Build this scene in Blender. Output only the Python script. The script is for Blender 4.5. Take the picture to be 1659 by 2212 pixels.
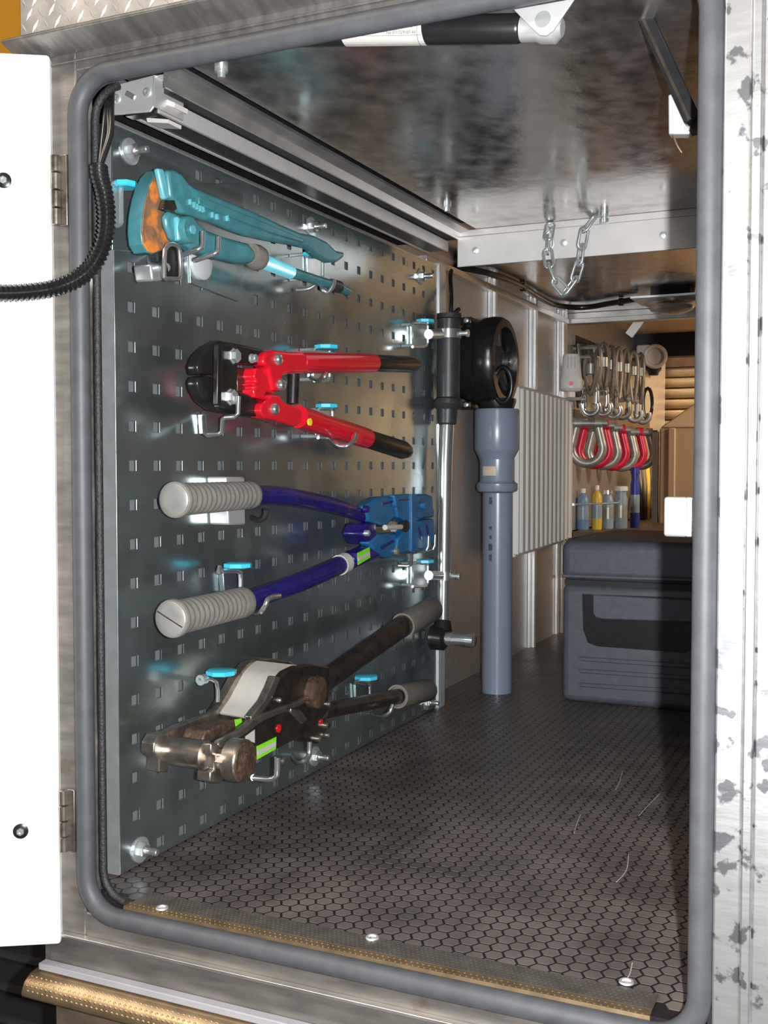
import bpy, bmesh, math, random
from mathutils import Vector, Matrix
random.seed(4)
for o in list(bpy.data.objects): bpy.data.objects.remove(o)
SC = bpy.context.scene
COL = SC.collection
PI = math.pi
# ------------------------------------------------------------------ camera
FPX = 2362.0
YAW = math.radians(24.88); PIT = math.atan(100.0 / FPX)
CAM = Vector((0.665, -0.775, 0.395))
FW = Vector((-math.sin(YAW) * math.cos(PIT), math.cos(YAW) * math.cos(PIT), -math.sin(PIT)))
RT = Vector((math.cos(YAW), math.sin(YAW), 0))
UP = RT.cross(FW)
cam = bpy.data.cameras.new('camera'); camo = bpy.data.objects.new('camera', cam); COL.objects.link(camo)
cam.sensor_fit = 'VERTICAL'; cam.sensor_height = 36; cam.lens = FPX / 2212 * 36
cam.clip_start = 0.02; cam.clip_end = 100
camo.location = CAM
camo.rotation_euler = Matrix((RT, UP, -FW)).transposed().to_euler()
SC.camera = camo
# ------------------------------------------------------------------ light and exposure
w = bpy.data.worlds.new('hall'); SC.world = w; w.use_nodes = True
w.node_tree.nodes['Background'].inputs[0].default_value = (1.0, 0.92, 0.85, 1)
w.node_tree.nodes['Background'].inputs[1].default_value = 0.12
def light(name, kind, loc, energy, color, **kw):
    l = bpy.data.lights.new(name, kind); l.energy = energy; l.color = color
    aim = kw.pop('aim', None)
    for k, v in kw.items(): setattr(l, k, v)
    o = bpy.data.objects.new(name, l); o.location = loc; COL.objects.link(o)
    if aim: o.rotation_euler = (Vector(aim) - Vector(loc)).to_track_quat('-Z', 'Y').to_euler()
    return o
light('camera_flash', 'POINT', (0.703, -0.765, 0.40), 88, (0.95, 0.98, 1.0), shadow_soft_size=0.006)
light('hall_lamp', 'AREA', (0.62, 2.9, 1.6), 42, (1.0, 0.72, 0.40), shape='RECTANGLE', size=0.35, size_y=0.35, aim=(0.0, 3.0, 0.6))
light('hall_roof_lamp', 'AREA', (-1.2, -2.0, 2.8), 60, (1.0, 0.86, 0.70), shape='RECTANGLE', size=1.2, size_y=0.5, aim=(-0.6, 0.6, 0.8))
light('side_hall_lamp', 'AREA', (1.25, 1.90, 0.95), 14, (1.0, 0.78, 0.56), shape='RECTANGLE', size=0.3, size_y=0.3, aim=(0.15, 2.3, 0.5))
vs = SC.view_settings
vs.view_transform = 'Standard'; vs.look = 'None'; vs.gamma = 1; vs.exposure = 0.12; vs.use_curve_mapping = False
# ------------------------------------------------------------------ measured places: a picture point on a known plane of the place
def hit(u, v, ax, val):
    d = FW + RT * ((u - 829.5) / FPX) + UP * ((1106 - v) / FPX)
    return CAM + d * ((val - CAM[ax]) / d[ax])
def S(u, v, x=0.0): return hit(u, v, 0, x)
def GY(u, v, y): return hit(u, v, 1, y)
def GZ(u, v, z): return hit(u, v, 2, z)
def rp(P, r): return r * (Vector(P) - CAM).dot(FW) / FPX
# ------------------------------------------------------------------ materials
MATS = {}
def mat(name, col, metal=0.0, rough=0.5, var=0.12, ns=30, st=(1, 1, 1), bump=0.0, bs=200, bst=None, col2=None, thr=(0.55, 0.65), n2=40, rv=0.0, emit=0, coat=0, spec=0.5, rough2=None, aniso=0):
    m = bpy.data.materials.new(name); m.use_nodes = True
    nt = m.node_tree; N = nt.nodes; L = nt.links
    b = N['Principled BSDF']
    b.inputs['Metallic'].default_value = metal; b.inputs['Roughness'].default_value = rough
    b.inputs['Coat Weight'].default_value = coat; b.inputs['Specular IOR Level'].default_value = spec
    tc = N.new('ShaderNodeTexCoord')
    def noise(scale, stretch, detail=4):
        mp = N.new('ShaderNodeMapping'); mp.inputs['Scale'].default_value = stretch
        L.new(tc.outputs['Object'], mp.inputs['Vector'])
        n = N.new('ShaderNodeTexNoise'); n.inputs['Scale'].default_value = scale; n.inputs['Detail'].default_value = detail
        L.new(mp.outputs['Vector'], n.inputs['Vector']); return n
    n = noise(ns, st)
    cr = N.new('ShaderNodeValToRGB')
    c = col
    cr.color_ramp.elements[0].position = 0.3; cr.color_ramp.elements[1].position = 0.7
    cr.color_ramp.elements[0].color = tuple(max(0, k * (1 - var)) for k in c) + (1,)
    cr.color_ramp.elements[1].color = tuple(min(1, k * (1 + var)) for k in c) + (1,)
    L.new(n.outputs['Fac'], cr.inputs['Fac'])
    out = cr.outputs['Color']
    if rv:
        mr = N.new('ShaderNodeMapRange'); mr.inputs['To Min'].default_value = max(0.03, rough - rv); mr.inputs['To Max'].default_value = rough + rv
        mr.inputs['From Min'].default_value = 0.3; mr.inputs['From Max'].default_value = 0.7
        L.new(n.outputs['Fac'], mr.inputs['Value']); L.new(mr.outputs['Result'], b.inputs['Roughness'])
    if col2:
        q = noise(n2, (1, 1, 1), 6)
        r2 = N.new('ShaderNodeValToRGB'); r2.color_ramp.elements[0].position = thr[0]; r2.color_ramp.elements[1].position = thr[1]
        L.new(q.outputs['Fac'], r2.inputs['Fac'])
        mx = N.new('ShaderNodeMix'); mx.data_type = 'RGBA'
        L.new(r2.outputs['Color'], mx.inputs['Factor']); L.new(out, mx.inputs['A']); mx.inputs['B'].default_value = tuple(col2) + (1,)
        out = mx.outputs['Result']
        if rough2 is not None:
            mf = N.new('ShaderNodeMapRange'); mf.inputs['To Min'].default_value = rough; mf.inputs['To Max'].default_value = rough2
            L.new(r2.outputs['Color'], mf.inputs['Value']); L.new(mf.outputs['Result'], b.inputs['Roughness'])
    L.new(out, b.inputs['Base Color'])
    if bump:
        q = noise(bs, bst or st, 3)
        bp = N.new('ShaderNodeBump'); bp.inputs['Strength'].default_value = bump; bp.inputs['Distance'].default_value = 0.002
        L.new(q.outputs['Fac'], bp.inputs['Height']); L.new(bp.outputs['Normal'], b.inputs['Normal'])
    if emit:
        b.inputs['Emission Color'].default_value = tuple(col) + (1,); b.inputs['Emission Strength'].default_value = emit
    MATS[name] = m; return m
mat('zinc', (0.46, 0.53, 0.54), 0.93, 0.24, 0.14, 14, bump=0.02, bs=60, rv=0.07)
mat('alu_brushed', (0.50, 0.48, 0.46), 0.75, 0.40, 0.18, 60, (1, 12, 1), bump=0.08, bs=180, bst=(1, 1, 8))
mat('alu', (0.62, 0.60, 0.58), 0.9, 0.36, 0.10, 25, bump=0.03, bs=90, rv=0.06)
mat('backing', (0.34, 0.36, 0.36), 0.6, 0.45, 0.1, 25)
mat('strip_grey', (0.36, 0.35, 0.38), 0.2, 0.5, 0.05, 25)
mat('cap_grey', (0.30, 0.29, 0.265), 0.3, 0.4, 0.12, 60)
mat('alu_matte', (0.62, 0.59, 0.57), 0.5, 0.45, 0.06, 25)
mat('alu_ceiling', (0.58, 0.54, 0.51), 0.93, 0.19, 0.3, 30, (1.3, 1, 1), bump=0.16, bs=34, bst=(1.4, 1, 1), rv=0.07)
mat('alu_bright', (0.78, 0.77, 0.76), 0.75, 0.42, 0.05, 30)
mat('frame_metal', (0.29, 0.265, 0.24), 0.8, 0.45, 0.25, 22, (1, 1, 5), bump=0.06, bs=120, col2=(0.20, 0.12, 0.07), thr=(0.66, 0.8), n2=26)
mat('frame_top', (0.29, 0.27, 0.25), 0.8, 0.45, 0.25, 22, (5, 1, 1), bump=0.06, bs=120, col2=(0.24, 0.12, 0.05), thr=(0.66, 0.78), n2=22)
mat('post_metal', (0.66, 0.65, 0.64), 0.88, 0.34, 0.08, 40, (1, 1, 4), col2=(0.25, 0.25, 0.26), thr=(0.57, 0.61), n2=60, bump=0.05, bs=70)
mat('tread', (0.44, 0.31, 0.18), 0.9, 0.36, 0.2, 60, bump=0.05)
mat('tread_dark', (0.28, 0.25, 0.22), 0.85, 0.42, 0.2, 60, bump=0.1)
mat('rubber', (0.062, 0.064, 0.070), 0, 0.55, 0.15, 60, bump=0.03, bs=300)
mat('rubber_dark', (0.02, 0.018, 0.02), 0, 0.6, 0.4, 220, bump=0.5, bs=420)
mat('black_plastic', (0.012, 0.012, 0.013), 0, 0.28, 0.2, 60)
mat('black_satin', (0.03, 0.03, 0.032), 0, 0.42, 0.2, 60)
mat('grip_black', (0.015, 0.014, 0.014), 0, 0.3, 0.2, 60)
mat('case_plastic', (0.075, 0.080, 0.098), 0, 0.5, 0.12, 80, bump=0.15, bs=700)
mat('floor_groove', (0.012, 0.009, 0.010), 0, 0.45, 0.3, 50)
mat('floor_hex', (0.10, 0.082, 0.074), 0, 0.42, 0.35, 14, (1, 1, 1), rv=0.10, col2=(0.16, 0.14, 0.13), thr=(0.6, 0.85), n2=9)
mat('white_paint', (0.90, 0.90, 0.88), 0, 0.35, 0.01, 10)
mat('radiator', (0.72, 0.69, 0.64), 0, 0.4, 0.03, 10)
mat('thermostat', (0.80, 0.76, 0.70), 0, 0.4, 0.03, 10)
mat('pvc', (0.20, 0.235, 0.30), 0, 0.28, 0.05, 20)
mat('pvc_mark', (0.07, 0.08, 0.10), 0, 0.5, 0.3, 300)
mat('paper_tan', (0.62, 0.50, 0.38), 0, 0.6, 0.05, 100)
mat('paper_white', (0.50, 0.47, 0.43), 0, 0.5, 0.03, 100)
mat('ink', (0.04, 0.035, 0.035), 0, 0.6, 0.1, 100)
mat('chrome', (0.80, 0.80, 0.80), 0.92, 0.20, 0.05, 40)
mat('galv', (0.68, 0.73, 0.73), 0.78, 0.26, 0.1, 60)
mat('teal', (0.045, 0.17, 0.195), 0, 0.36, 0.14, 60, col2=(0.05, 0.27, 0.30), thr=(0.6, 0.8), n2=30, bump=0.06, bs=350, coat=0.2)
mat('teal_light', (0.13, 0.42, 0.48), 0.2, 0.35, 0.08, 60)
mat('rust', (0.20, 0.105, 0.055), 0.1, 0.75, 0.3, 60, col2=(0.62, 0.19, 0.025), thr=(0.48, 0.58), n2=45, bump=0.25, bs=250)
mat('red', (0.62, 0.008, 0.020), 0, 0.22, 0.06, 40, coat=0.5)
mat('yellow_sticker', (0.85, 0.62, 0.03), 0, 0.5, 0.03, 40)
mat('jaw_black', (0.05, 0.045, 0.043), 0.75, 0.32, 0.3, 60)
mat('navy', (0.013, 0.011, 0.115), 0, 0.26, 0.25, 50, col2=(0.06, 0.03, 0.07), thr=(0.62, 0.72), n2=60, coat=0.3)
mat('blue', (0.012, 0.115, 0.26), 0, 0.4, 0.15, 60, bump=0.05, bs=300)
mat('grip_grey', (0.19, 0.178, 0.155), 0, 0.5, 0.16, 90, bump=0.15, bs=400)
mat('grip_brown', (0.17, 0.155, 0.13), 0, 0.5, 0.16, 90, bump=0.1, bs=400)
mat('steel_worn', (0.40, 0.35, 0.30), 0.92, 0.32, 0.25, 70, col2=(0.10, 0.07, 0.05), thr=(0.55, 0.75), n2=50, bump=0.06, bs=200)
mat('steel_dark', (0.14, 0.115, 0.095), 0.9, 0.32, 0.3, 60, col2=(0.06, 0.035, 0.025), thr=(0.55, 0.75), n2=45)
mat('steel_plate', (0.62, 0.56, 0.49), 0.3, 0.45, 0.06, 60)
mat('rust_dark', (0.10, 0.06, 0.04), 0.5, 0.6, 0.4, 150, col2=(0.26, 0.12, 0.05), thr=(0.58, 0.7), n2=160, bump=0.4, bs=300)
mat('green_label', (0.22, 0.68, 0.02), 0, 0.45, 0.03, 50)
mat('sky_plastic', (0.05, 0.50, 0.68), 0, 0.3, 0.05, 50)
mat('brass', (0.42, 0.27, 0.15), 0.9, 0.35, 0.2, 60)
mat('yellow_paint', (0.75, 0.36, 0.005), 0, 0.45, 0.04, 4, bump=0.02)
mat('dark_body', (0.012, 0.010, 0.014), 0, 0.6, 0.3, 10)
mat('lower_panel', (0.15, 0.11, 0.075), 0.5, 0.55, 0.25, 60, bump=0.1, bs=300)
mat('tan_panel', (0.55, 0.42, 0.30), 0.1, 0.5, 0.06, 8)
mat('canvas', (0.62, 0.47, 0.31), 0, 0.6, 0.05, 8)
mat('slat', (0.62, 0.50, 0.36), 0.6, 0.35, 0.06, 10)
mat('header', (0.11, 0.065, 0.05), 0.2, 0.5, 0.2, 30)
mat('lamp_grey', (0.6, 0.58, 0.56), 0, 0.4, 0.05, 30)
mat('shackle_grey', (0.34, 0.33, 0.29), 0.6, 0.4, 0.15, 60)
mat('shackle_red', (0.55, 0.012, 0.045), 0.1, 0.35, 0.1, 60)
mat('sling', (0.20, 0.165, 0.13), 0.5, 0.45, 0.3, 80)
mat('bottle_blue', (0.12, 0.20, 0.34), 0, 0.4, 0.1, 30)
mat('bottle_yellow', (0.55, 0.36, 0.03), 0, 0.4, 0.1, 30)
mat('bottle_grey', (0.22, 0.27, 0.31), 0, 0.35, 0.1, 30)
mat('deep_blue', (0.015, 0.03, 0.25), 0, 0.4, 0.1, 30)
mat('shelf_brown', (0.10, 0.065, 0.04), 0, 0.5, 0.2, 30)
g = mat('clear_plastic', (0.85, 0.87, 0.88), 0, 0.15, 0.0, 10); g.node_tree.nodes['Principled BSDF'].inputs['Transmission Weight'].default_value = 0.55
mat('ground', (0.05, 0.045, 0.04), 0, 0.8, 0.2, 6)
# ------------------------------------------------------------------ mesh helpers
ORG = {}
def thing(name, loc, label, cat, group=None):
    o = bpy.data.objects.new(name, None); COL.objects.link(o); o.location = loc; o.empty_display_size = 0.02
    ORG[o.name] = Vector(loc); o['label'] = label; o['category'] = cat
    if group: o['group'] = group
    return o
class MB:
    def __init__(s): s.v = []; s.f = []
    def add(s, vs, fs):
        k = len(s.v); s.v += [Vector(p) for p in vs]; s.f += [tuple(i + k for i in f) for f in fs]; return s
    def box(s, a, b):
        x0, y0, z0 = a; x1, y1, z1 = b
        return s.add([(x0, y0, z0), (x1, y0, z0), (x1, y1, z0), (x0, y1, z0), (x0, y0, z1), (x1, y0, z1), (x1, y1, z1), (x0, y1, z1)],
                     [(0, 3, 2, 1), (4, 5, 6, 7), (0, 1, 5, 4), (1, 2, 6, 5), (2, 3, 7, 6), (3, 0, 4, 7)])
    def obox(s, c, ax, ay, az):
        c, ax, ay, az = map(Vector, (c, ax, ay, az))
        vs = [c + i * ax + j * ay + k * az for k in (-1, 1) for (i, j) in ((-1, -1), (1, -1), (1, 1), (-1, 1))]
        return s.add(vs, [(0, 3, 2, 1), (4, 5, 6, 7), (0, 1, 5, 4), (1, 2, 6, 5), (2, 3, 7, 6), (3, 0, 4, 7)])
    def prism(s, poly, vec):
        n = len(poly); vec = Vector(vec); P = [Vector(p) for p in poly]
        return s.add(P + [p + vec for p in P], [tuple(range(n)), tuple(range(2 * n - 1, n - 1, -1))] + [(i, i + n, (i + 1) % n + n, (i + 1) % n) for i in range(n)])
    def side(s, uv, x0, x1):                 # plate parallel to the left wall, outline on its outer face
        P = [S(u, v, x1) for u, v in uv]
        return s.prism(P, (x0 - x1, 0, 0))
    def tube(s, path, r, n=14, closed=False, caps=True):
        P = [Vector(p) for p in path]; m = len(P)
        rr = list(r) if hasattr(r, '__len__') else [r] * m
        T = []
        for i in range(m):
            if closed: d = P[(i + 1) % m] - P[i - 1]
            else: d = P[min(i + 1, m - 1)] - P[max(i - 1, 0)]
            T.append(d.normalized())
        a = Vector((0, 0, 1)) if abs(T[0].z) < 0.9 else Vector((1, 0, 0))
        nr = (a - T[0] * a.dot(T[0])).normalized(); vs = []
        for i in range(m):
            nr = (nr - T[i] * nr.dot(T[i])).normalized(); bn = T[i].cross(nr)
            for k in range(n):
                t = 2 * PI * k / n; vs.append(P[i] + (nr * math.cos(t) + bn * math.sin(t)) * rr[i])
        fs = []
        for i in range(m if closed else m - 1):
            j = (i + 1) % m
            for k in range(n): fs.append((i * n + k, i * n + (k + 1) % n, j * n + (k + 1) % n, j * n + k))
        if not closed and caps: fs += [tuple(range(n - 1, -1, -1)), tuple(range((m - 1) * n, m * n))]
        return s.add(vs, fs)
    def lathe(s, o, ax, prof, n=28):          # prof: (distance along axis, radius)
        o = Vector(o); ax = Vector(ax).normalized()
        a = Vector((0, 0, 1)) if abs(ax.z) < 0.9 else Vector((1, 0, 0))
        e = (a - ax * a.dot(ax)).normalized(); q = ax.cross(e); vs = []; fs = []; m = len(prof)
        for h, r in prof:
            for k in range(n):
                t = 2 * PI * k / n; vs.append(o + ax * h + (e * math.cos(t) + q * math.sin(t)) * max(r, 1e-5))
        for i in range(m - 1):
            for k in range(n): fs.append((i * n + k, i * n + (k + 1) % n, (i + 1) * n + (k + 1) % n, (i + 1) * n + k))
        fs += [tuple(range(n - 1, -1, -1)), tuple(range((m - 1) * n, m * n))]
        return s.add(vs, fs)
    def build(s, name, m, parent=None, bevel=0, smooth=True, seg=2, ang=38):
        me = bpy.data.meshes.new(name)
        if parent is not None: og = ORG[parent.name]
        else:
            lo = [min(p[i] for p in s.v) for i in range(3)]; hi = [max(p[i] for p in s.v) for i in range(3)]
            og = Vector(((lo[0] + hi[0]) / 2, (lo[1] + hi[1]) / 2, lo[2]))
        me.from_pydata([p - og for p in s.v], [], s.f); me.validate()
        bm = bmesh.new(); bm.from_mesh(me); bmesh.ops.recalc_face_normals(bm, faces=bm.faces); bm.to_mesh(me); bm.free()
        me.materials.append(MATS[m])
        if smooth: me.shade_smooth(); me.set_sharp_from_angle(angle=math.radians(ang))
        o = bpy.data.objects.new(name, me); COL.objects.link(o); ORG[o.name] = og
        if parent is not None: o.parent = parent
        else: o.location = og
        if bevel:
            b = o.modifiers.new('bevel', 'BEVEL'); b.width = bevel; b.segments = seg; b.limit_method = 'ANGLE'; b.angle_limit = math.radians(40); b.harden_normals = False
        return o
def struct(o, label=None):
    o['kind'] = 'structure'
    if label: o['label'] = label
    return o
def tag(o, label, cat, group=None):
    o['label'] = label; o['category'] = cat
    if group: o['group'] = group
    return o
def lab(o, label): o['label'] = label; return o
def spline(P, k=6):
    P = [Vector(p) for p in P]; out = []
    for i in range(len(P) - 1):
        a = P[max(i - 1, 0)]; b = P[i]; c = P[i + 1]; d = P[min(i + 2, len(P) - 1)]
        for j in range(k):
            t = j / k
            out.append(0.5 * ((2 * b) + (c - a) * t + (2 * a - 5 * b + 4 * c - d) * t * t + (3 * b - a - 3 * c + d) * t ** 3))
    return out + [P[-1]]
def text(name, body, size, loc, xdir, ydir, m, parent, th=0.0):
    cu = bpy.data.curves.new(name, 'FONT'); cu.body = body; cu.size = size; cu.extrude = th; cu.align_x = 'LEFT'
    t = bpy.data.objects.new('tmp', cu); COL.objects.link(t)
    me = bpy.data.meshes.new_from_object(t); bpy.data.objects.remove(t)
    xd = Vector(xdir).normalized(); yd = Vector(ydir); yd = (yd - xd * yd.dot(xd)).normalized(); zd = xd.cross(yd)
    og = ORG[parent.name]
    for v in me.vertices: v.co = Vector(loc) - og + xd * v.co.x + yd * v.co.y + zd * v.co.z
    me.materials.clear(); me.materials.append(MATS[m])
    o = bpy.data.objects.new(name, me); COL.objects.link(o); o.parent = parent; ORG[o.name] = og
    return o
XA, YA, ZA = Vector((1, 0, 0)), Vector((0, 1, 0)), Vector((0, 0, 1))
CEIL = 0.741; RCEIL = 0.757
# ================================================================== the setting
fl = struct(MB().box((-0.065, 0.004, -0.03), (0.60, 2.2, 0.0)).build('floor', 'floor_groove', smooth=False), 'dark brown hexagon-patterned anti-slip plywood floor')
hx = MB(); A = 0.0078; px_ = A * 1.5 + 0.0018; py_ = A * math.sqrt(3) + 0.0021; i = 0
while -0.043 + i * px_ < 0.57:
    x = -0.038 + i * px_; y = 0.026 + (py_ / 2 if i % 2 else 0)
    while y < 1.74:
        top = [(x + A * math.cos(PI / 3 * k) * 0.98, y + A * math.sin(PI / 3 * k) * 0.98, 0.00018) for k in range(6)]
        bot = [(x + A * math.cos(PI / 3 * k), y + A * math.sin(PI / 3 * k), 0.0) for k in range(6)]
        hx.add(top + bot, [tuple(range(6))] + [(k, k + 6, (k + 1) % 6 + 6, (k + 1) % 6) for k in range(6)])
        y += py_
    i += 1
h = hx.build('hexagon_relief', 'floor_hex', fl, smooth=False); h['kind'] = 'stuff'
mat('scratch', (0.42, 0.38, 0.37), 0, 0.5, 0.3, 300)
for pts in (((1358, 1845), (1353, 1880), (1332, 1905)), ((1254, 1760), (1246, 1780), (1240, 1800)), ((1425, 1715), (1400, 1740), (1380, 1762)), ((1345, 1665), (1338, 1690), (1330, 1705)), ((1366, 2080), (1360, 2105), (1348, 2120))):
    MB().tube(spline([GZ(u, v, 0.0002) for u, v in pts]), 0.00045, 6).build('scratch', 'scratch', fl)
struct(MB().box((-0.065, 0.02, 0.0), (-0.045, 3.05, 0.80)).build('wall_left', 'alu_brushed'), 'brushed aluminium side wall behind the perforated panel')
struct(MB().box((0.575, 0.03, 0.0), (0.595, 1.78, 0.80)).build('wall_right', 'alu_brushed'), 'aluminium side wall behind the door post')
# ceiling tray with flanges
ce = MB().box((0.108, 0.030, CEIL), (0.575, 0.752, CEIL + 0.003)).box((0.0, 0.012, CEIL + 0.02), (0.575, 0.752, CEIL + 0.03))
ceil = struct(ce.build('ceiling', 'alu_ceiling', smooth=False), 'wavy reflective aluminium ceiling sheet with a folded edge')
fb = MB().prism([(0.078, 0.03, 0.7275), (0.0805, 0.03, 0.7275), (0.0825, 0.03, 0.737), (0.097, 0.03, 0.7395), (0.097, 0.03, 0.743), (0.078, 0.03, 0.743)], (0, 0.72, 0)).build('side_flange', 'alu', ceil, ang=20)
MB().box((0.060, 0.03, 0.752), (0.115, 0.75, 0.756)).build('crease_shade', 'dark_body', ceil)  # dark strip that colours in the shade of the crease
bar = MB().box((0.078, 0.748, 0.688), (0.575, 0.752, 0.7315)).box((0.078, 0.7478, 0.7315), (0.575, 0.752, CEIL)).build('back_flange', 'alu_matte', ceil, bevel=0.0008)
for u, v in ((1027, 541), (1218, 524), (1432, 508)):
    p = GY(u, v, 0.748); MB().lathe(p, (0, -1, 0), [(0, 0.0052), (0.001, 0.005), (0.002, 0.003), (0.0024, 0.0005)], 16).build('rivet', 'alu_bright', bar)
for u, v in ((478, 146), (965, 442)):
    p = GZ(u, v, CEIL); MB().lathe(p, (0, 0, -1), [(0, 0.006), (0.004, 0.006), (0.0041, 0.004), (0.009, 0.0035)], 12).build('bolt', 'galv', ceil)
rc = MB().box((-0.065, 0.752, RCEIL), (0.575, 1.80, RCEIL + 0.02)).build('ceiling', 'alu_ceiling', smooth=False); struct(rc, 'reflective aluminium ceiling of the rear section')
# beam across the rear section
z0 = GY(1230, 700, 1.77).z; z1 = GY(1230, 660, 1.77).z
struct(MB().box((-0.045, 1.77, z0), (0.575, 1.80, z0 + 0.012)).box((-0.045, 1.785, z0 + 0.012), (0.575, 1.80, RCEIL)).build('trim_1', 'alu', bevel=0.001), 'aluminium cross beam under the rear ceiling')
# wall posts and rail of the rear section
for k, (u, yy) in enumerate(((1057, None), (1145, None), (1208, None))):
    p = S(u, 1000, -0.045); wd = 0.014 if k < 2 else 0.03
    struct(MB().box((-0.045, p.y - wd, 0.0), (-0.038, p.y + wd, RCEIL)).box((-0.038, p.y - wd * 0.45, 0.0), (-0.031, p.y + wd * 0.45, RCEIL)).build('trim_%d' % (k + 2), 'alu_bright', bevel=0.001), ('slim ribbed aluminium wall post behind the black drum', 'slim ribbed aluminium wall post behind the white radiator', 'wide aluminium wall post beside the thermostat knob')[k])
struct(MB().box((-0.045, 0.89, 0.728), (-0.030, 1.76, 0.740)).build('trim_5', 'alu', bevel=0.001), 'aluminium rail along the top of the rear side wall')
# post at the far end of the perforated panel
struct(MB().box((-0.045, 0.862, 0.0), (0.004, 0.868, 0.72)).box((-0.012, 0.868, 0.0), (0.004, 0.889, 0.72)).build('trim_6', 'alu_bright', bevel=0.001), 'bright aluminium angle post at the end of the perforated panel')
# ------------------------------------------------------------------ door opening
fr = struct(MB().box((-0.034, -0.003, -0.034), (0.008, 0.02, 0.80)).box((0.008, -0.003, -0.034), (0.60, 0.004, -0.010)).build('trim_7', 'frame_metal', bevel=0.0015), 'scratched bare metal frame around the door opening')
MB().box((-0.0235, -0.010, -0.034), (-0.020, -0.003, 0.745)).build('edge_lip', 'alu_bright', fr, bevel=0.0008)
MB().box((-0.0235, -0.010, -0.0345), (0.60, -0.003, -0.0315)).build('edge_lip', 'alu', fr, bevel=0.0008)
MB().box((-0.034, -0.002, -0.080), (0.60, 0.004, -0.034)).build('lower_rail', 'frame_metal', fr)
MB().box((-0.042, 0.0, -0.09), (-0.034, 0.02, 0.80)).build('outer_edge', 'frame_metal', fr)
tp = struct(MB().box((0.008, -0.003, 0.742), (0.60, 0.012, 0.80)).prism([(-0.052, -0.003, 0.757), (-0.052, -0.03, 0.766), (-0.052, -0.03, 0.769), (-0.052, -0.003, 0.762)], (0.66, 0, 0)).build('trim_8', 'frame_top', bevel=0.001), 'stained metal drip rail above the door opening')
MB().box((-0.03, -0.007, 0.7485), (0.60, -0.003, 0.7505)).build('bead', 'frame_top', tp, bevel=0.0006)
# checkered roof edge
ck = MB().box((-0.037, -0.022, 0.772), (0.30, -0.016, 0.86)).build('trim_9', 'alu', bevel=0.001); struct(ck, 'checker plate roof edge with raised bars')
cb = MB()
for a in range(26):
    for b in range(5):
        c = Vector((-0.032 + a * 0.0125 + (0.006 if b % 2 else 0), -0.0222, 0.778 + b * 0.011)); sx = 1 if (a + b) % 2 else -1
        d = Vector((0.0045 * sx, 0, 0.0062)).normalized(); n = Vector((0, -1, 0)).cross(d)
        cb.add([c - d * 0.006, c + n * 0.0016, c + d * 0.006, c - n * 0.0016, c + Vector((0, -0.0014, 0))], [(0, 1, 4), (1, 2, 4), (2, 3, 4), (3, 0, 4)])
x = cb.build('raised_bars', 'alu_bright', ck); x['kind'] = 'stuff'
# right post
po = struct(MB().box((0.559, -0.010, -0.45), (0.577, 0.03, 1.1)).build('trim_10', 'post_metal', bevel=0.0015), 'bright smudged metal door post')
MB().box((0.577, -0.0125, -0.45), (0.5845, 0.03, 1.1)).build('rib', 'post_metal', po, bevel=0.0015)
MB().box((0.5845, -0.010, -0.45), (0.70, 0.03, 1.1)).build('outer_face', 'post_metal', po, bevel=0.0015)
MB().box((0.5555, -0.004, -0.45), (0.559, 0.03, 1.1)).build('edge_strip', 'dark_body', po)
# seal
def rrect(x0, x1, z0, z1, r, y, k=8):
    P = []
    for cx, cz, a in ((x1 - r, z1 - r, 0), (x0 + r, z1 - r, 90), (x0 + r, z0 + r, 180), (x1 - r, z0 + r, 270)):
        for i in range(k + 1):
            t = math.radians(a + 90 * i / k); P.append(Vector((cx + r * math.cos(t), y, cz + r * math.sin(t))))
    return P
sl = thing('door_seal', (0.28, 0, -0.02), 'black rubber bulb seal running round the whole door opening', 'seal')
MB().tube(rrect(0.0125, 0.5505, -0.0080, 0.7345, 0.034, -0.006), 0.0086, 16, True).build('rubber_bulb', 'rubber', sl)
MB().tube(rrect(0.0225, 0.53, 0.0030, 0.7255, 0.026, 0.005)[9:27], 0.0036, 10).build('clip_strip', 'rubber_dark', sl)
# sill plate
sp = thing('sill_plate', (0.28, 0.012, 0.0), 'narrow patterned metal sill plate screwed along the front floor edge', 'sill plate')
body = MB().box((0.052, 0.008, 0.0008), (0.515, 0.034, 0.0028)).build('top_face', 'tread_dark', sp, bevel=0.0006)
MB().prism([(0.048, 0.008, 0.0028), (0.048, 0.001, 0.0012), (0.048, 0.000, -0.0035), (0.048, 0.002, -0.0035), (0.048, 0.008, 0.0005)], (0.467, 0, 0)).build('front_lip', 'tread', sp)
def bumps(x0, x1, fn, nr, pitch, L, Wd, H, m, parent, nm):
    bb = MB(); nx = int((x1 - x0) / pitch)
    for r in range(nr):
        for a in range(nx):
            c, e1, e2, nn = fn(x0 + (a + (0.5 if r % 2 else 0)) * pitch, (r + 0.5) / nr)
            bb.add([c - e1 * L, c + e2 * Wd, c + e1 * L, c - e2 * Wd, c + nn * H], [(0, 1, 4), (1, 2, 4), (2, 3, 4), (3, 0, 4)])
    o = bb.build(nm, m, parent, ang=80); o['kind'] = 'stuff'; return o
def fsill(x, t): return Vector((x, 0.009 + t * 0.024, 0.0028)), Vector((0.8, 0.6, 0)), Vector((-0.6, 0.8, 0)), ZA
bumps(0.054, 0.513, fsill, 6, 0.0042, 0.0018, 0.0008, 0.0006, 'tread_dark', sp, 'raised_pattern')
def flip(x, t): return Vector((x, 0.008 - t * 0.007, 0.0028 - t * 0.0016)), Vector((1, 0, 0)), Vector((0, 0.97, 0.22)), Vector((0, -0.22, 0.97))
bumps(0.052, 0.513, flip, 2, 0.0050, 0.0019, 0.0012, 0.0008, 'tread', sp, 'lip_pattern')
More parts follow.
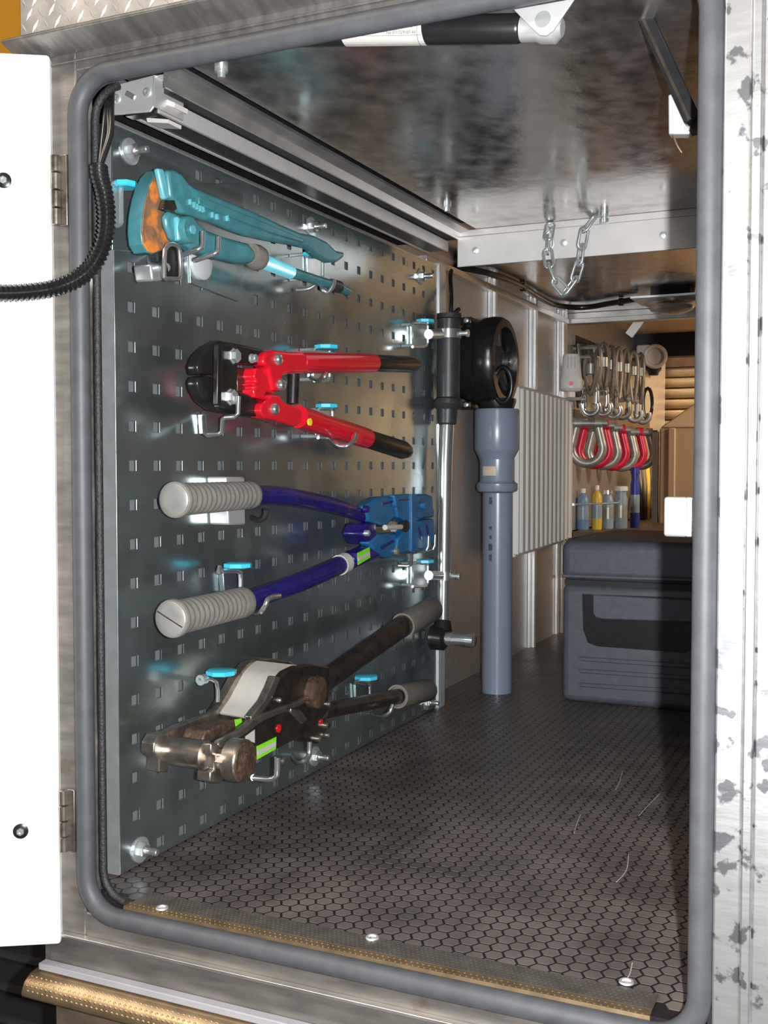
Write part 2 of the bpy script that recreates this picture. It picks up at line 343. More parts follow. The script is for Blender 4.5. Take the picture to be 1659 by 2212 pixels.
for u, v in ((350, 1962), (804, 2026), (1353, 2122)):
    p = GZ(u, v, 0.0028); MB().lathe(p, ZA, [(0, 0.0058), (0.0014, 0.0052), (0.0014, 0.0036), (0.0002, 0.0030)], 18).build('rivet', 'alu_bright', sp)
# step below the opening
st = thing('step_board', (0.28, -0.02, -0.10), 'patterned golden step edge with a pale strip below the door opening', 'step')
MB().box((-0.040, -0.012, -0.069), (0.62, -0.002, -0.0625)).build('pale_strip', 'strip_grey', st, bevel=0.001)
prof = [(-0.047, -0.004, -0.0692), (-0.047, -0.016, -0.071), (-0.047, -0.024, -0.076), (-0.047, -0.028, -0.084), (-0.047, -0.028, -0.089), (-0.047, -0.004, -0.089)]
MB().prism(prof, (0.68, 0, 0)).build('tread_edge', 'tread', st, bevel=0.002, ang=50)
def fstep(x, t):
    if t < 0.45: a, b = Vector((x, -0.016, -0.071)), Vector((x, -0.024, -0.076)); q = t / 0.45
    else: a, b = Vector((x, -0.024, -0.076)), Vector((x, -0.028, -0.084)); q = (t - 0.45) / 0.55
    d = (b - a).normalized(); return a.lerp(b, q), XA, d, Vector((0, d.z, -d.y)) if False else Vector((0, -abs(d.z), abs(d.y)))
bumps(-0.042, 0.63, fstep, 4, 0.0056, 0.0020, 0.0012, 0.0010, 'tread', st, 'raised_pattern')
struct(MB().box((-0.03, 0.0, -0.5), (0.62, 0.012, -0.089)).build('trim_11', 'lower_panel'), 'brown grey body panel under the step')
# ------------------------------------------------------------------ open door leaf
hp = Vector((-0.0125, -0.013, 0)); dd = Vector((-0.845, -0.535, 0)).normalized(); dn = Vector((0.535, -0.845, 0)).normalized()
dr = struct(MB().obox(hp + dd * 0.19 - dn * 0.012 + Vector((0, 0, 0.358)), dd * 0.19, dn * 0.012, ZA * 0.398).build('door_1', 'white_paint', bevel=0.003), 'open white painted door leaf')
for u, v in ((8, 390), (45, 1795)):
    d = FW + RT * ((u - 829.5) / FPX) + UP * ((1106 - v) / FPX); t = (hp - CAM).dot(dn) / d.dot(dn); p = CAM + d * t
    sc = MB().lathe(p, dn, [(0, 0.0068), (0.0012, 0.0068), (0.002, 0.005)], 20).build('screw_washer', 'black_plastic', dr)
    MB().lathe(p + dn * 0.002, dn, [(0, 0.0036), (0.0018, 0.0034), (0.0019, 0.0018), (0.0008, 0.0016)], 6).build('screw_head', 'galv', sc)
for va, vb in ((335, 485), (1702, 1842)):
    za = GY(125, va, -0.012).z; zb = GY(155, vb, -0.012).z; n = 4
    hg = MB().box((-0.004, -0.0115, zb), (0.004, -0.004, za)).build('hinge', 'steel_worn', dr, bevel=0.0006)
    for k in range(n):
        a = zb + (za - zb) * k / n; b = zb + (za - zb) * (k + 1) / n
        MB().lathe((-0.0065, -0.0135, a + 0.0006), ZA, [(0, 0.0035), (0.0004, 0.0042), (b - a - 0.0016, 0.0042), (b - a - 0.0012, 0.0035)], 16).build('knuckle', 'steel_worn', hg)
# ================================================================== perforated panel
pg = thing('perforated_panel', (0, 0.455, 0.003), 'zinc plated steel panel full of square holes on the side wall', 'pegboard')
Y0, Y1, Z0, Z1, PT, HH = 0.0555, 0.861, 0.003, 0.7135, 0.038, 0.005
ys = [Y0]; zs = [Z0]
for k in range(21): c = 0.0808 + k * PT; ys += [c - HH, c + HH]
for k in range(-10, 9): c = 0.395 + k * PT; zs += [c - HH, c + HH]
ys.append(Y1); zs.append(Z1)
pm = MB(); vs_ = [(0, y, z) for y in ys for z in zs]; nz = len(zs); fs_ = []
for i in range(len(ys) - 1):
    for j in range(nz - 1):
        if i % 2 == 1 and j % 2 == 1 and not (i == 1 and j in (1, 37)): continue
        fs_.append((i * nz + j, (i + 1) * nz + j, (i + 1) * nz + j + 1, i * nz + j + 1))
pm.add(vs_, fs_); sh = pm.build('sheet', 'zinc', pg, smooth=False)
so = sh.modifiers.new('thick', 'SOLIDIFY'); so.thickness = 0.0022; so.offset = 0
bv = sh.modifiers.new('edge', 'BEVEL'); bv.width = 0.0004; bv.segments = 1; bv.limit_method = 'ANGLE'
MB().box((-0.022, Y0 - 0.0018, Z0), (0.0011, Y0, Z1)).build('folded_edge', 'galv', pg)
MB().box((-0.022, Y0, Z1), (0.0011, Y1, Z1 + 0.0016)).build('folded_edge', 'galv', pg)
MB().box((-0.009, Y0 + 0.002, Z0), (-0.007, Y1, Z1)).build('hole_reflector', 'backing', pg)  # sheet added behind the holes so they catch the flash
def mplate(uv, x0, x1, label):
    o = MB().side(uv, x0, x1).build('mounting_plate', 'zinc', None, bevel=0.0006); tag(o, label, 'plate'); return o
mplate([(243, 272), (330, 312), (372, 330), (386, 338), (391, 355), (391, 560), (300, 545), (243, 540)], 0.0013, 0.003, 'plain zinc plate with rounded corner in the upper near panel corner')
mplate([(404, 396), (510, 396), (525, 402), (526, 648), (515, 652), (412, 612)], 0.0013, 0.003, 'plain zinc plate behind the teal pipe wrench body')
# fixing bolts with washers
for u, v, lb in ((282, 327, 'panel fixing bolt with washer above the pipe wrench jaw'), (676, 490, 'panel fixing bolt above the curved end of the pipe wrench handle'), (912, 597, 'panel fixing bolt at the top far panel corner'),
                 (308, 1836, 'panel fixing bolt with washer at the bottom near panel corner'), (684, 1634, 'panel fixing bolt with washer below the steel tensioning tool'), (925, 1517, 'panel fixing bolt below the lower brown handle grip')):
    p = S(u, v, 0.004); p.x = 0.0012
    if lb.startswith('panel fixing bolt with washer above'): p.x = 0.0032
    b = thing('fixing_bolt', p, lb, 'bolt')
    MB().lathe(p, XA, [(0, 0.0125), (0.0015, 0.0125), (0.0018, 0.011)], 26).build('washer', 'galv', b)
    MB().lathe(p + XA * 0.0019, XA, [(0, 0.0072), (0.0055, 0.0072), (0.006, 0.0062)], 6).build('nut', 'chrome', b, ang=25)
    MB().lathe(p + XA * 0.008, XA, [(0, 0.0038), (0.012, 0.0038), (0.013, 0.003)], 12).build('threaded_end', 'chrome', b)
# ================================================================== tools
# ---- teal pipe wrench
t = thing('pipe_wrench', S(470, 560, 0.05), 'large teal pipe wrench with rusty open jaw', 'wrench')
jf = [(346, 366), (333, 380), (322, 402), (313, 432), (307, 465), (305, 500), (308, 528), (318, 545), (330, 549), (350, 542), (368, 522), (366, 495), (358, 468), (354, 450), (352, 425), (349, 390)]
MB().side(jf, 0.034, 0.050).build('jaw_shell', 'teal', t, bevel=0.0012)
MB().side([(u * 0.96 + 340 * 0.04 + 1, v * 0.97 + 465 * 0.03) for u, v in jf], 0.0496, 0.0512).build('rusty_face', 'rust', t, bevel=0.0006)
MB().side([(341, 363), (355, 364), (369, 430), (356, 431)], 0.054, 0.060).build('jaw_edge', 'teal_light', t, bevel=0.002)
MB().side([(362, 367), (378, 366), (394, 374), (408, 392), (418, 402), (470, 424), (540, 452), (610, 485), (650, 502), (680, 508), (708, 522), (728, 541), (746, 545), (744, 556), (730, 566), (712, 567), (690, 556), (666, 536), (640, 530), (575, 518), (530, 508), (500, 497), (455, 478), (416, 466), (396, 462), (382, 440), (370, 428)], 0.052, 0.062).build('upper_arm', 'teal', t, bevel=0.005, seg=3)
MB().side([(430, 425), (470, 438), (600, 492), (660, 518), (655, 524), (590, 504), (470, 458), (430, 440)], 0.062, 0.0645).build('raised_web', 'teal', t, bevel=0.001)
for k, (u, v) in enumerate(((412, 437), (421, 443), (427, 447), (434, 451), (440, 453), (460, 465), (470, 469), (492, 472))):
    MB().side([(u, v - 7), (u + 2, v - 7), (u + 4, v + 5), (u + 1, v + 5)], 0.062, 0.0648).build('embossed_mark', 'teal_light', t)  # lettering strokes; their highlights are put into the paler teal
MB().side([(366, 455), (392, 464), (398, 480), (397, 520), (390, 524), (374, 520), (362, 490), (358, 468)], 0.055, 0.062).build('lower_jaw', 'teal', t, bevel=0.003)
MB().side([(383, 466), (392, 470), (395, 520), (386, 520)], 0.058, 0.066).build('jaw_edge', 'teal_light', t, bevel=0.002)
MB().side([(395, 470), (430, 478), (450, 497), (490, 512), (540, 525), (552, 540), (556, 560), (545, 569), (520, 569), (470, 556), (420, 540), (398, 520)], 0.044, 0.060).build('lower_arm', 'teal', t, bevel=0.006, seg=3)
p = S(414, 496, 0.072); MB().lathe(p - XA * 0.02, XA, [(0, 0.0125), (0.018, 0.0125), (0.02, 0.0115)], 28).build('pivot_boss', 'teal', t)
MB().lathe(p + XA * 0.0003, XA, [(0, 0.0042), (0.0018, 0.0042), (0.002, 0.0025)], 16).build('pivot_pin', 'teal_light', t)
MB().side([(358, 432), (378, 432), (384, 452), (372, 458), (352, 452)], 0.057, 0.063).build('jaw_tooth', 'steel_dark', t, bevel=0.001)
a = S(553, 556, 0.046); b = S(575, 570, 0.046); d = (b - a).normalized()
MB().lathe(a - d * 0.012, d, [(0, 0.0115), (0.010, 0.0135), (0.016, 0.0135), (0.020, 0.0115)], 24).build('collar', 'grip_brown', t)
a = S(566, 564, 0.046); b = S(628, 588, 0.046); pr = []
Ls = (b - a).length
for k in range(25): pr += [(Ls * k / 25, 0.0062), (Ls * (k + 0.5) / 25, 0.0080)]
MB().lathe(a, b - a, pr, 18).build('threaded_spring', 'teal_light', t, ang=60)
P = [S(625, 587, 0.046), S(715, 615, 0.046)]; MB().tube(P, [0.0062, 0.0055], 14).build('handle_rod', 'teal', t)
P = [S(715, 615, 0.046), S(732, 620, 0.046)]; MB().tube(P, 0.0075, 14).build('end_collar', 'black_satin', t)
P = [S(732, 622, 0.046), S(752, 630, 0.046)]; MB().tube(P, [0.0062, 0.005], 14).build('rod_tip', 'teal', t)
# ---- red bolt cutter
Q = lambda x, y: (360 + x / 2.592, 660 + y / 2.592)
def zq(pts): return [Q(*p) for p in pts]
t = thing('bolt_cutter', S(640, 900, 0.04), 'red handled bolt cutter with black jaws and black grips', 'bolt cutter')
MB().side(zq([(185, 390), (172, 340), (195, 280), (245, 225), (305, 196), (420, 215), (560, 250), (560, 335), (470, 330), (400, 330), (300, 345), (262, 390), (215, 385)]), 0.038, 0.052).build('jaw', 'jaw_black', t, bevel=0.003, seg=3)
MB().side(zq([(185, 396), (215, 392), (262, 398), (300, 450), (390, 470), (470, 500), (530, 540), (535, 625), (400, 612), (280, 585), (220, 540), (185, 480), (172, 430)]), 0.038, 0.052).build('jaw', 'jaw_black', t, bevel=0.003, seg=3)
MB().side(zq([(298, 215), (398, 232), (395, 590), (290, 570)]), 0.052, 0.058).build('jaw_plate', 'jaw_black', t, bevel=0.001)
MB().side(zq([(290, 215), (312, 218), (308, 560), (284, 555)]), 0.058, 0.064).build('plate_edge', 'jaw_black', t, bevel=0.001)
MB().side(zq([(390, 345), (500, 360), (500, 500), (400, 480)]), 0.03, 0.042).build('inner_link', 'steel_dark', t, bevel=0.001)
for (x, y, r, s) in ((370, 283, 15, 'hex_bolt'), (352, 512, 16, 'hex_bolt'), (472, 296, 9, 'small_bolt')):
    p = S(*Q(x, y), 0.058); rr = rp(p, r); MB().lathe(p, XA, [(0, rr * 1.15), (0.0015, rr * 1.15), (0.0016, rr), (0.006, rr), (0.007, rr * 0.8)], 6 if s == 'hex_bolt' else 14).build(s, 'galv', t, ang=25)
MB().side(zq([(545, 290), (560, 262), (600, 246), (700, 258), (755, 258), (790, 275), (800, 380), (690, 382), (655, 395), (640, 480), (600, 480), (575, 350), (545, 330)]), 0.042, 0.060).build('handle_root', 'red', t, bevel=0.004, seg=3)
MB().side(zq([(525, 590), (535, 550), (580, 520), (585, 500), (630, 500), (660, 540), (710, 560), (760, 590), (755, 660), (720, 680), (600, 640), (545, 625)]), 0.042, 0.060).build('handle_root', 'red', t, bevel=0.004, seg=3)
MB().side(zq([(490, 400), (500, 350), (530, 350), (560, 395), (600, 395), (605, 500), (560, 480), (540, 525), (495, 515), (488, 470), (505, 460), (486, 440), (505, 425)]), 0.030, 0.056).build('centre_link', 'red', t, bevel=0.002)
for x, y in ((620, 302), (637, 445), (600, 580)):
    p = S(*Q(x, y), 0.060); rr = rp(p, 13); MB().lathe(p - XA * 0.002, XA, [(0, rr), (0.004, rr), (0.0065, rr * 0.75), (0.0075, rr * 0.3)], 18).build('pivot_bolt', 'chrome', t)
P = [S(*Q(735, 318), 0.048), S(*Q(1150, 322), 0.048)]; MB().tube(P, [rp(P[0], 24), rp(P[1], 21)], 22).build('handle_tube', 'red', t)
P = [S(*Q(1145, 322), 0.048), S(*Q(1170, 323), 0.048), S(*Q(1360, 328), 0.048), S(*Q(1390, 329), 0.048)]; MB().tube(P, [rp(P[0], 16), rp(P[0], 18.5), rp(P[2], 18), rp(P[2], 14)], 22).build('handle_grip', 'grip_black', t)
P = [S(*Q(735, 622), 0.048), S(*Q(1115, 742), 0.048)]; MB().tube(P, [rp(P[0], 25), rp(P[1], 22)], 22).build('handle_tube', 'red', t)
P = [S(*Q(1105, 740), 0.048), S(*Q(1130, 748), 0.048), S(*Q(1320, 808), 0.048), S(*Q(1345, 816), 0.048)]; MB().tube(P, [rp(P[0], 17), rp(P[0], 20), rp(P[2], 20), rp(P[2], 15)], 22).build('handle_grip', 'grip_black', t)
P = [S(*Q(712, 370), 0.046), S(*Q(705, 550), 0.046)]; MB().tube(P, rp(P[0], 13), 16).build('stop_bar', 'jaw_black', t)
p = S(*Q(805, 652), 0.0645); rr = rp(p, 8); MB().lathe(p - XA * 0.002, XA, [(0, rr), (0.0022, rr)], 20).build('sticker', 'yellow_sticker', t)
# ---- blue crimping pliers
Q = lambda x, y: (300 + x / 2.183, 980 + y / 2.183)
def zr(pts): return [Q(*p) for p in pts]
t = thing('crimping_pliers', S(650, 1320, 0.05), 'long blue crimping pliers with ribbed grey grips', 'pliers')
def ribgrip(a, b, ra, rb, m):
    d = b - a; Lg = d.length; pr = [(0, ra * 0.55), (0.001, ra * 1.06), (0.004, ra * 1.12), (0.007, ra * 1.06), (0.009, ra * 0.92)]
    k = 0; x = 0.014
    while x < Lg - 0.012:
        f = x / Lg; r = (ra + (rb - ra) * f) * (0.92 if (k // 2) % 2 else 0.99); pr.append((x, r)); x += 0.0022; k += 1
    pr += [(Lg - 0.008, rb), (Lg - 0.003, rb * 1.04), (Lg, rb * 0.9)]
    return MB().lathe(a, d, pr, 28).build('handle_grip', m, t, ang=50)
for (p0, p1, r0, r1) in (((165, 218), (530, 195), 37, 30), ((150, 780), (495, 700), 39, 33)):
    a = S(*Q(*p0), 0.055); b = S(*Q(*p1), 0.05); gp = ribgrip(a, b, rp(a, r0), rp(b, r1), 'grip_grey')
    d = (a - b).normalized(); cap = MB().lathe(a - d * 0.0040, d, [(0, rp(a, r0 * 0.99)), (0.0044, rp(a, r0 * 0.99)), (0.0052, rp(a, r0 * 0.93)), (0.0056, rp(a, r0 * 0.6)), (0.0057, rp(a, r0 * 0.1))], 30).build('end_cap', 'cap_grey', gp)
    if p0[1] > 500:
        e = d.cross(Vector((0.5, 0, 1))).normalized(); MB().obox(a + d * 0.0016, e * rp(a, r0 * 0.9), d * 0.0003, e.cross(d) * 0.0005).build('slot', 'steel_dark', t)
P = spline([S(*Q(*q), 0.05) for q in ((520, 196), (640, 196), (760, 212), (900, 240), (1010, 272), (1085, 305))]); n = len(P)
MB().tube(P, [rp(q, 22 - 8 * i / n) for i, q in enumerate(P)], 18).build('handle_tube', 'navy', t)
P = spline([S(*Q(*q), 0.05) for q in ((490, 702), (620, 655), (780, 598), (940, 528), (1040, 482), (1110, 455))]); n = len(P)
MB().tube(P, [rp(q, 22 - 3 * i / n) for i, q in enumerate(P)], 18).build('handle_tube', 'navy', t)
MB().side(zr([(1065, 250), (1130, 205), (1215, 198), (1215, 300), (1160, 345), (1090, 320)]), 0.046, 0.062).build('upper_lever', 'blue', t, bevel=0.003)
MB().side(zr([(1085, 420), (1130, 380), (1215, 370), (1225, 480), (1180, 495), (1120, 470)]), 0.046, 0.062).build('lower_lever', 'blue', t, bevel=0.003)
MB().side(zr([(1080, 330), (1120, 318), (1125, 420), (1090, 430), (1060, 380)]), 0.028, 0.060).build('link_joint', 'navy', t, bevel=0.003)
MB().side(zr([(1205, 196), (1300, 190), (1306, 458), (1215, 475), (1225, 400), (1280, 335), (1225, 300)]), 0.048, 0.066).build('head_plate', 'blue', t, bevel=0.002)
MB().side(zr([(1300, 196), (1360, 190), (1388, 200), (1392, 300), (1330, 310), (1300, 310)]), 0.044, 0.060).build('upper_jaw', 'blue', t, bevel=0.003)
MB().side(zr([(1300, 320), (1392, 305), (1396, 410), (1365, 452), (1300, 456)]), 0.044, 0.060).build('lower_jaw', 'blue', t, bevel=0.003)
MB().side(zr([(1288, 190), (1312, 190), (1312, 458), (1288, 462)]), 0.062, 0.070).build('jaw_edge', 'blue', t, bevel=0.001)
for x, y, r, m in ((1210, 235, 8, 'blue'), (1215, 460, 8, 'shackle_grey'), (1345, 245, 8, 'blue'), (1205, 350, 9, 'steel_plate'), (1075, 262, 8, 'navy'), (1080, 375, 7, 'galv')):
    p = S(*Q(x, y), 0.064); rr = rp(p, r); MB().lathe(p - XA * 0.004, XA, [(0, rr), (0.005, rr), (0.0065, rr * 0.7)], 14).build('rivet', m, t)
for pts, dp, m in (([(1225, 330), (1262, 312), (1282, 330), (1282, 350), (1262, 372), (1225, 352)], 0.0672, 'jaw_black'), ([(1150, 232), (1198, 222), (1198, 232), (1150, 244)], 0.0630, 'navy'), ([(1140, 440), (1200, 405), (1206, 416), (1148, 452)], 0.0630, 'navy'), ([(1325, 225), (1338, 214), (1352, 232), (1340, 244)], 0.0608, 'navy'), ([(1325, 345), (1340, 400), (1330, 405), (1318, 352)], 0.0608, 'navy'), ([(1355, 335), (1362, 335), (1375, 410), (1366, 412)], 0.0608, 'navy'), ([(1222, 215), (1280, 212), (1280, 220), (1222, 224)], 0.0668, 'navy')):
    MB().side(zr(pts), dp - 0.002, dp).build('recess_shade', m, t)  # flat dark patches, shade of the recesses put into colour
P = [S(*Q(1160, 348), 0.066), S(*Q(1235, 345), 0.066)]; MB().tube(P, rp(P[0], 6), 12).build('adjuster_screw', 'steel_plate', t)
p0 = S(*Q(945, 526), 0.05); p1 = S(*Q(972, 514), 0.05); MB().tube([p0, p1], rp(p0, 22.5), 24).build('paper_band', 'paper_white', t)
def sticker(quad, x, m, parent, name='label_sticker'):
    return MB().side(quad, x - 0.0006, x).build(name, m, parent)
s1 = sticker(zr([(1032, 468), (1088, 440), (1092, 490), (1034, 525)]), 0.0665, 'green_label', t)
sticker(zr([(1035, 490), (1089, 463), (1090, 478), (1036, 506)]), 0.0669, 'paper_white', s1, 'white_panel')
MB().side(zr([(1030, 470), (1086, 441), (1090, 488), (1033, 523)]), 0.05, 0.0658).build('label_seat', 'navy', t)
# ---- steel tensioning tool
Q = lambda x, y: (330 + x / 4.1475, 1400 + y / 4.1475)
def zt(pts): return [Q(*p) for p in pts]
t = thing('steel_cutter', S(520, 1660, 0.05), 'heavy worn steel two-handled strapping tool with a pale curved plate', 'hand tool')
MB().side(zt([(15, 900), (40, 800), (70, 765), (110, 750), (330, 660), (555, 575), (640, 440), (735, 270), (850, 130), (960, 90), (1100, 95), (1240, 120), (1290, 160), (1180, 430), (900, 560), (620, 700), (350, 800), (150, 860), (145, 1000), (60, 1000), (25, 960)]), 0.020, 0.030).build('side_plate', 'steel_worn', t, bevel=0.0015)
MB().side(zt([(62, 770), (150, 770), (150, 880), (95, 920), (95, 1000), (145, 1015), (140, 1115), (58, 1110), (60, 1000), (10, 940), (15, 850)]), 0.018, 0.034).build('end_block', 'steel_worn', t, bevel=0.0015)
ba = S(*Q(120, 915), 0.030); MB().lathe(ba, XA, [(0, 0.0135), (0.046, 0.0135)], 26).build('cross_bar', 'steel_worn', t)
MB().side(zt([(525, 855), (605, 855), (612, 930), (700, 900), (700, 1130), (645, 1170), (600, 1215), (515, 1195), (520, 1105), (555, 1090), (552, 975), (525, 960)]), 0.066, 0.082).build('end_block', 'steel_worn', t, bevel=0.0015)
MB().side(zt([(600, 850), (740, 760), (960, 600), (1060, 470), (1120, 300), (1200, 210), (1300, 160), (1420, 140), (1590, 168), (1575, 560), (1480, 690), (1380, 770), (1120, 905), (930, 1000), (760, 1010), (650, 1000)]), 0.066, 0.076).build('side_plate', 'steel_dark', t, bevel=0.002)
MB().side(zt([(585, 870), (605, 830), (780, 745), (900, 640), (1000, 590), (1300, 480), (1420, 420), (1430, 460), (1300, 525), (1000, 650), (800, 790), (690, 850), (680, 930)]), 0.076, 0.083).build('link_bar', 'steel_worn', t, bevel=0.0015)
MB().side(zt([(1100, 250), (1150, 265), (1090, 420), (1000, 560), (900, 640), (880, 620), (1000, 470), (1060, 350)]), 0.070, 0.079).build('edge_strip', 'steel_worn', t, bevel=0.0015)
Lf = [S(*Q(*q), 0.030) for q in ((600, 580), (680, 465), (760, 320), (830, 200), (930, 112))]
Rg = [S(*Q(*q), 0.072) for q in ((905, 632), (1005, 500), (1080, 345), (1150, 240), (1290, 152))]
Ls_, Rs_ = spline(Lf), spline(Rg); n = len(Ls_); th = Vector((0, 0.002, -0.002))
vv = Ls_ + Rs_ + [p + th for p in Ls_] + [p + th for p in Rs_]; ff = []
for i in range(n - 1):
    ff += [(i, i + 1, n + i + 1, n + i), (2 * n + i, 3 * n + i, 3 * n + i + 1, 2 * n + i + 1), (i, 2 * n + i, 2 * n + i + 1, i + 1), (n + i, n + i + 1, 3 * n + i + 1, 3 * n + i)]
ff += [(0, n, 3 * n, 2 * n), (n - 1, 3 * n - 1, 4 * n - 1, 2 * n - 1)]
MB().add(vv, ff).build('curved_plate', 'steel_plate', t)
MB().side(zt([(480, 740), (640, 680), (880, 640), (860, 720), (620, 800), (450, 830)]), 0.034, 0.060).build('blade_block', 'rust_dark', t, bevel=0.002)
MB().side(zt([(1280, 160), (1590, 170), (1570, 500), (1300, 560), (1100, 560)]), 0.030, 0.066).build('gear_housing', 'steel_dark', t, bevel=0.004)
p = S(*Q(855, 1015), 0.106); MB().lathe(p - XA * 0.020, XA, [(0, 0.0195), (0.001, 0.0208), (0.015, 0.0208), (0.0165, 0.0195)], 36).build('roller', 'steel_worn', t)
MB().lathe(p - XA * 0.0036, XA, [(0, 0.0188), (0.0016, 0.0186), (0.0018, 0.006), (0.0025, 0.005)], 36).build('roller_face', 'rust_dark', t)
p = S(*Q(640, 1000), 0.086); MB().lathe(p - XA * 0.006, XA, [(0, 0.010), (0.010, 0.010), (0.012, 0.007)], 8).build('axle_nut', 'steel_worn', t, ang=25)
p = S(*Q(1510, 400), 0.088); MB().lathe(p - XA * 0.012, XA, [(0, 0.018), (0.010, 0.018), (0.012, 0.014)], 26).build('pivot_cap', 'rust_dark', t)
for x, y, r in ((1120, 465, 6), (1460, 265, 5), (1560, 500, 6), (1150, 1010, 8), (1550, 690, 8), (1480, 810, 8), (1560, 780, 7)):
    p = S(*Q(x, y), 0.076); rr = rp(p, r); MB().lathe(p - XA * 0.006, XA, [(0, rr), (0.009, rr), (0.0105, rr * 0.6)], 12).build('rivet', 'steel_worn', t)
MB().side(zt([(1370, 640), (1560, 600), (1570, 720), (1490, 860), (1400, 840), (1360, 760)]), 0.055, 0.074).build('lever_knuckle', 'steel_dark', t, bevel=0.003)
MB().side(zt([(1240, 540), (1330, 560), (1390, 640), (1340, 680), (1240, 580)]), 0.076, 0.080).build('pawl', 'steel_worn', t, bevel=0.001)
s1 = sticker(zt([(935, 880), (1108, 795), (1104, 905), (937, 998)]), 0.0768, 'green_label', t)
sticker(zt([(938, 920), (1106, 832), (1105, 880), (938, 965)]), 0.0773, 'paper_white', s1, 'white_panel')
sticker(zt([(835, 790), (915, 730), (915, 850), (835, 820)]), 0.0768, 'paper_white', t)
sticker(zt([(735, 640), (795, 630), (805, 700), (750, 725)]), 0.0655, 'green_label', t)
for x, y in ((1130, 720), (1510, 660)):
    p = S(*Q(x, y), 0.0768); rr = rp(p, 9 if x < 1300 else 6); MB().lathe(p - XA * 0.001, XA, [(0, rr), (0.0014, rr)], 18).build('red_dot', 'red', t)
Q = lambda x, y: (240 + x / 2.023, 1280 + y / 2.023)
for (pa, pb, pc, r, rg) in (((930, 385), (1275, 145), (1405, 70), 24, 30), ((920, 520), (1250, 455), (1385, 425), 17, 28)):
    A0 = S(*Q(*pa), 0.055); B0 = S(*Q(*pb), 0.055); C0 = S(*Q(*pc), 0.055)
    MB().tube([A0, B0, B0.lerp(C0, 0.2)], [rp(A0, r), rp(B0, r), rp(B0, r)], 18).build('handle_tube', 'steel_dark', t)
    d = C0 - B0; Lg = d.length; r1 = rp(B0, rg * 0.92)
    MB().lathe(B0, d, [(0.004, r1 * 0.8), (0, r1 * 0.82), (0, r1), (0.004, r1), (Lg - 0.004, r1), (Lg, r1 * 0.85)], 26).build('handle_grip', 'grip_brown', t)
# ---- torque wrench hung on the panel end
q = lambda u, v: S(u, v, 0.024)
t = thing('torque_wrench', q(952, 1400), 'long chrome torque wrench hanging upright with black handle', 'wrench')
P = [q(966, 905), q(962, 1000), q(957, 1345)]; MB().tube(P, [0.0115, 0.0115, 0.0100], 22).build('shaft', 'chrome', t)
P = [q(970, 688), q(970, 692), q(969, 720), q(968, 860)]; r = 0.0185; MB().tube(P, [r * 0.9, r, r, r], 24).build('handle', 'black_satin', t)
P = [q(968, 858), q(968, 866), q(967, 876), q(967, 884)]; MB().tube(P, [r, r * 1.25, r * 1.25, r], 24).build('handle_collar', 'black_satin', t)
P = [q(967, 884), q(966, 915), q(966, 918)]; MB().tube(P, [0.0165, 0.0150, 0.012], 24).build('handle_sleeve', 'black_satin', t)
P = [q(970, 678), q(970, 688)]; MB().tube(P, 0.0195, 24).build('end_cap', 'rubber_dark', t)
h0 = q(952, 1378); MB().lathe(h0 - XA * 0.016, XA, [(0, 0.016), (0.002, 0.0195), (0.022, 0.0195), (0.026, 0.014)], 28).build('ratchet_head', 'jaw_black', t)
P = [q(957, 1340), q(955, 1362)]; MB().tube(P, [0.0125, 0.0165], 22).build('neck', 'jaw_black', t)
MB().lathe(h0 + XA * 0.008, XA, [(0, 0.011), (0.012, 0.0105), (0.0125, 0.0095), (0.036, 0.0095), (0.0365, 0.0115), (0.048, 0.0115), (0.049, 0.010)], 24).build('socket', 'chrome', t)
P = spline([q(974, 680), S(975, 640, 0.02), S(973, 600, 0.0), S(975, 585, -0.01)]); MB().tube(P, 0.0035, 8).build('hanging_loop', 'black_plastic', t)
P = spline([q(972, 680), q(982, 676), q(991, 668)]); MB().tube(P, 0.0035, 8).build('hanging_loop', 'black_plastic', t)
# ================================================================== hooks and holders
GR = 'tool holders hooked into the panel'
def holder(label, name='tool_hook', at=None):
    at = at or (0, 0, 0); return thing(name, at, label, 'hook', GR)
def wire(path, r, m, parent, nm='wire', k=5, n=10):
    P = spline(path, k) if k > 1 else path
    return MB().tube(P, r, n).build(nm, m, parent)
def knob(u, v, x, parent, ln=0.014):
    p = S(u, v, x); return MB().lathe(p - ZA * 0.003, ZA, [(0, ln * 0.78), (0.001, ln * 0.9), (0.005, ln * 0.9), (0.006, ln * 0.75)], 8).build('blue_knob', 'sky_plastic', parent, ang=25)
def bracket(u0, u1, v0, v1, parent, x=0.022, m='galv', r=0.0022):
    # rounded wire frame standing off the panel plus a back plate
    c = [(u0, v0 + 6), (u0 + 3, v0 + 1), (u0 + 8, v0), (u1 - 6, v0), (u1, v0 + 6), (u1, v1 - 8), (u1 - 3, v1 - 2), (u1 - 9, v1), (u0 + 3, v1)]
    MB().tube([S(u, v, x) for u, v in c], r, 8).build('wire', m, parent)
    MB().side([(u0 + 2, v0 + 4), (u1 - 2, v0 + 4), (u1 - 2, v1 - 2), (u0 + 2, v1 - 2)], 0.0013, 0.006).build('back_plate', 'galv', parent, bevel=0.001)
    for vv in (v0 + 3, v1 - 3):
        a = S((u0 + 4), vv, x); b = Vector((0.002, a.y, a.z)); MB().tube([a, b], r, 8).build('wire', m, parent)
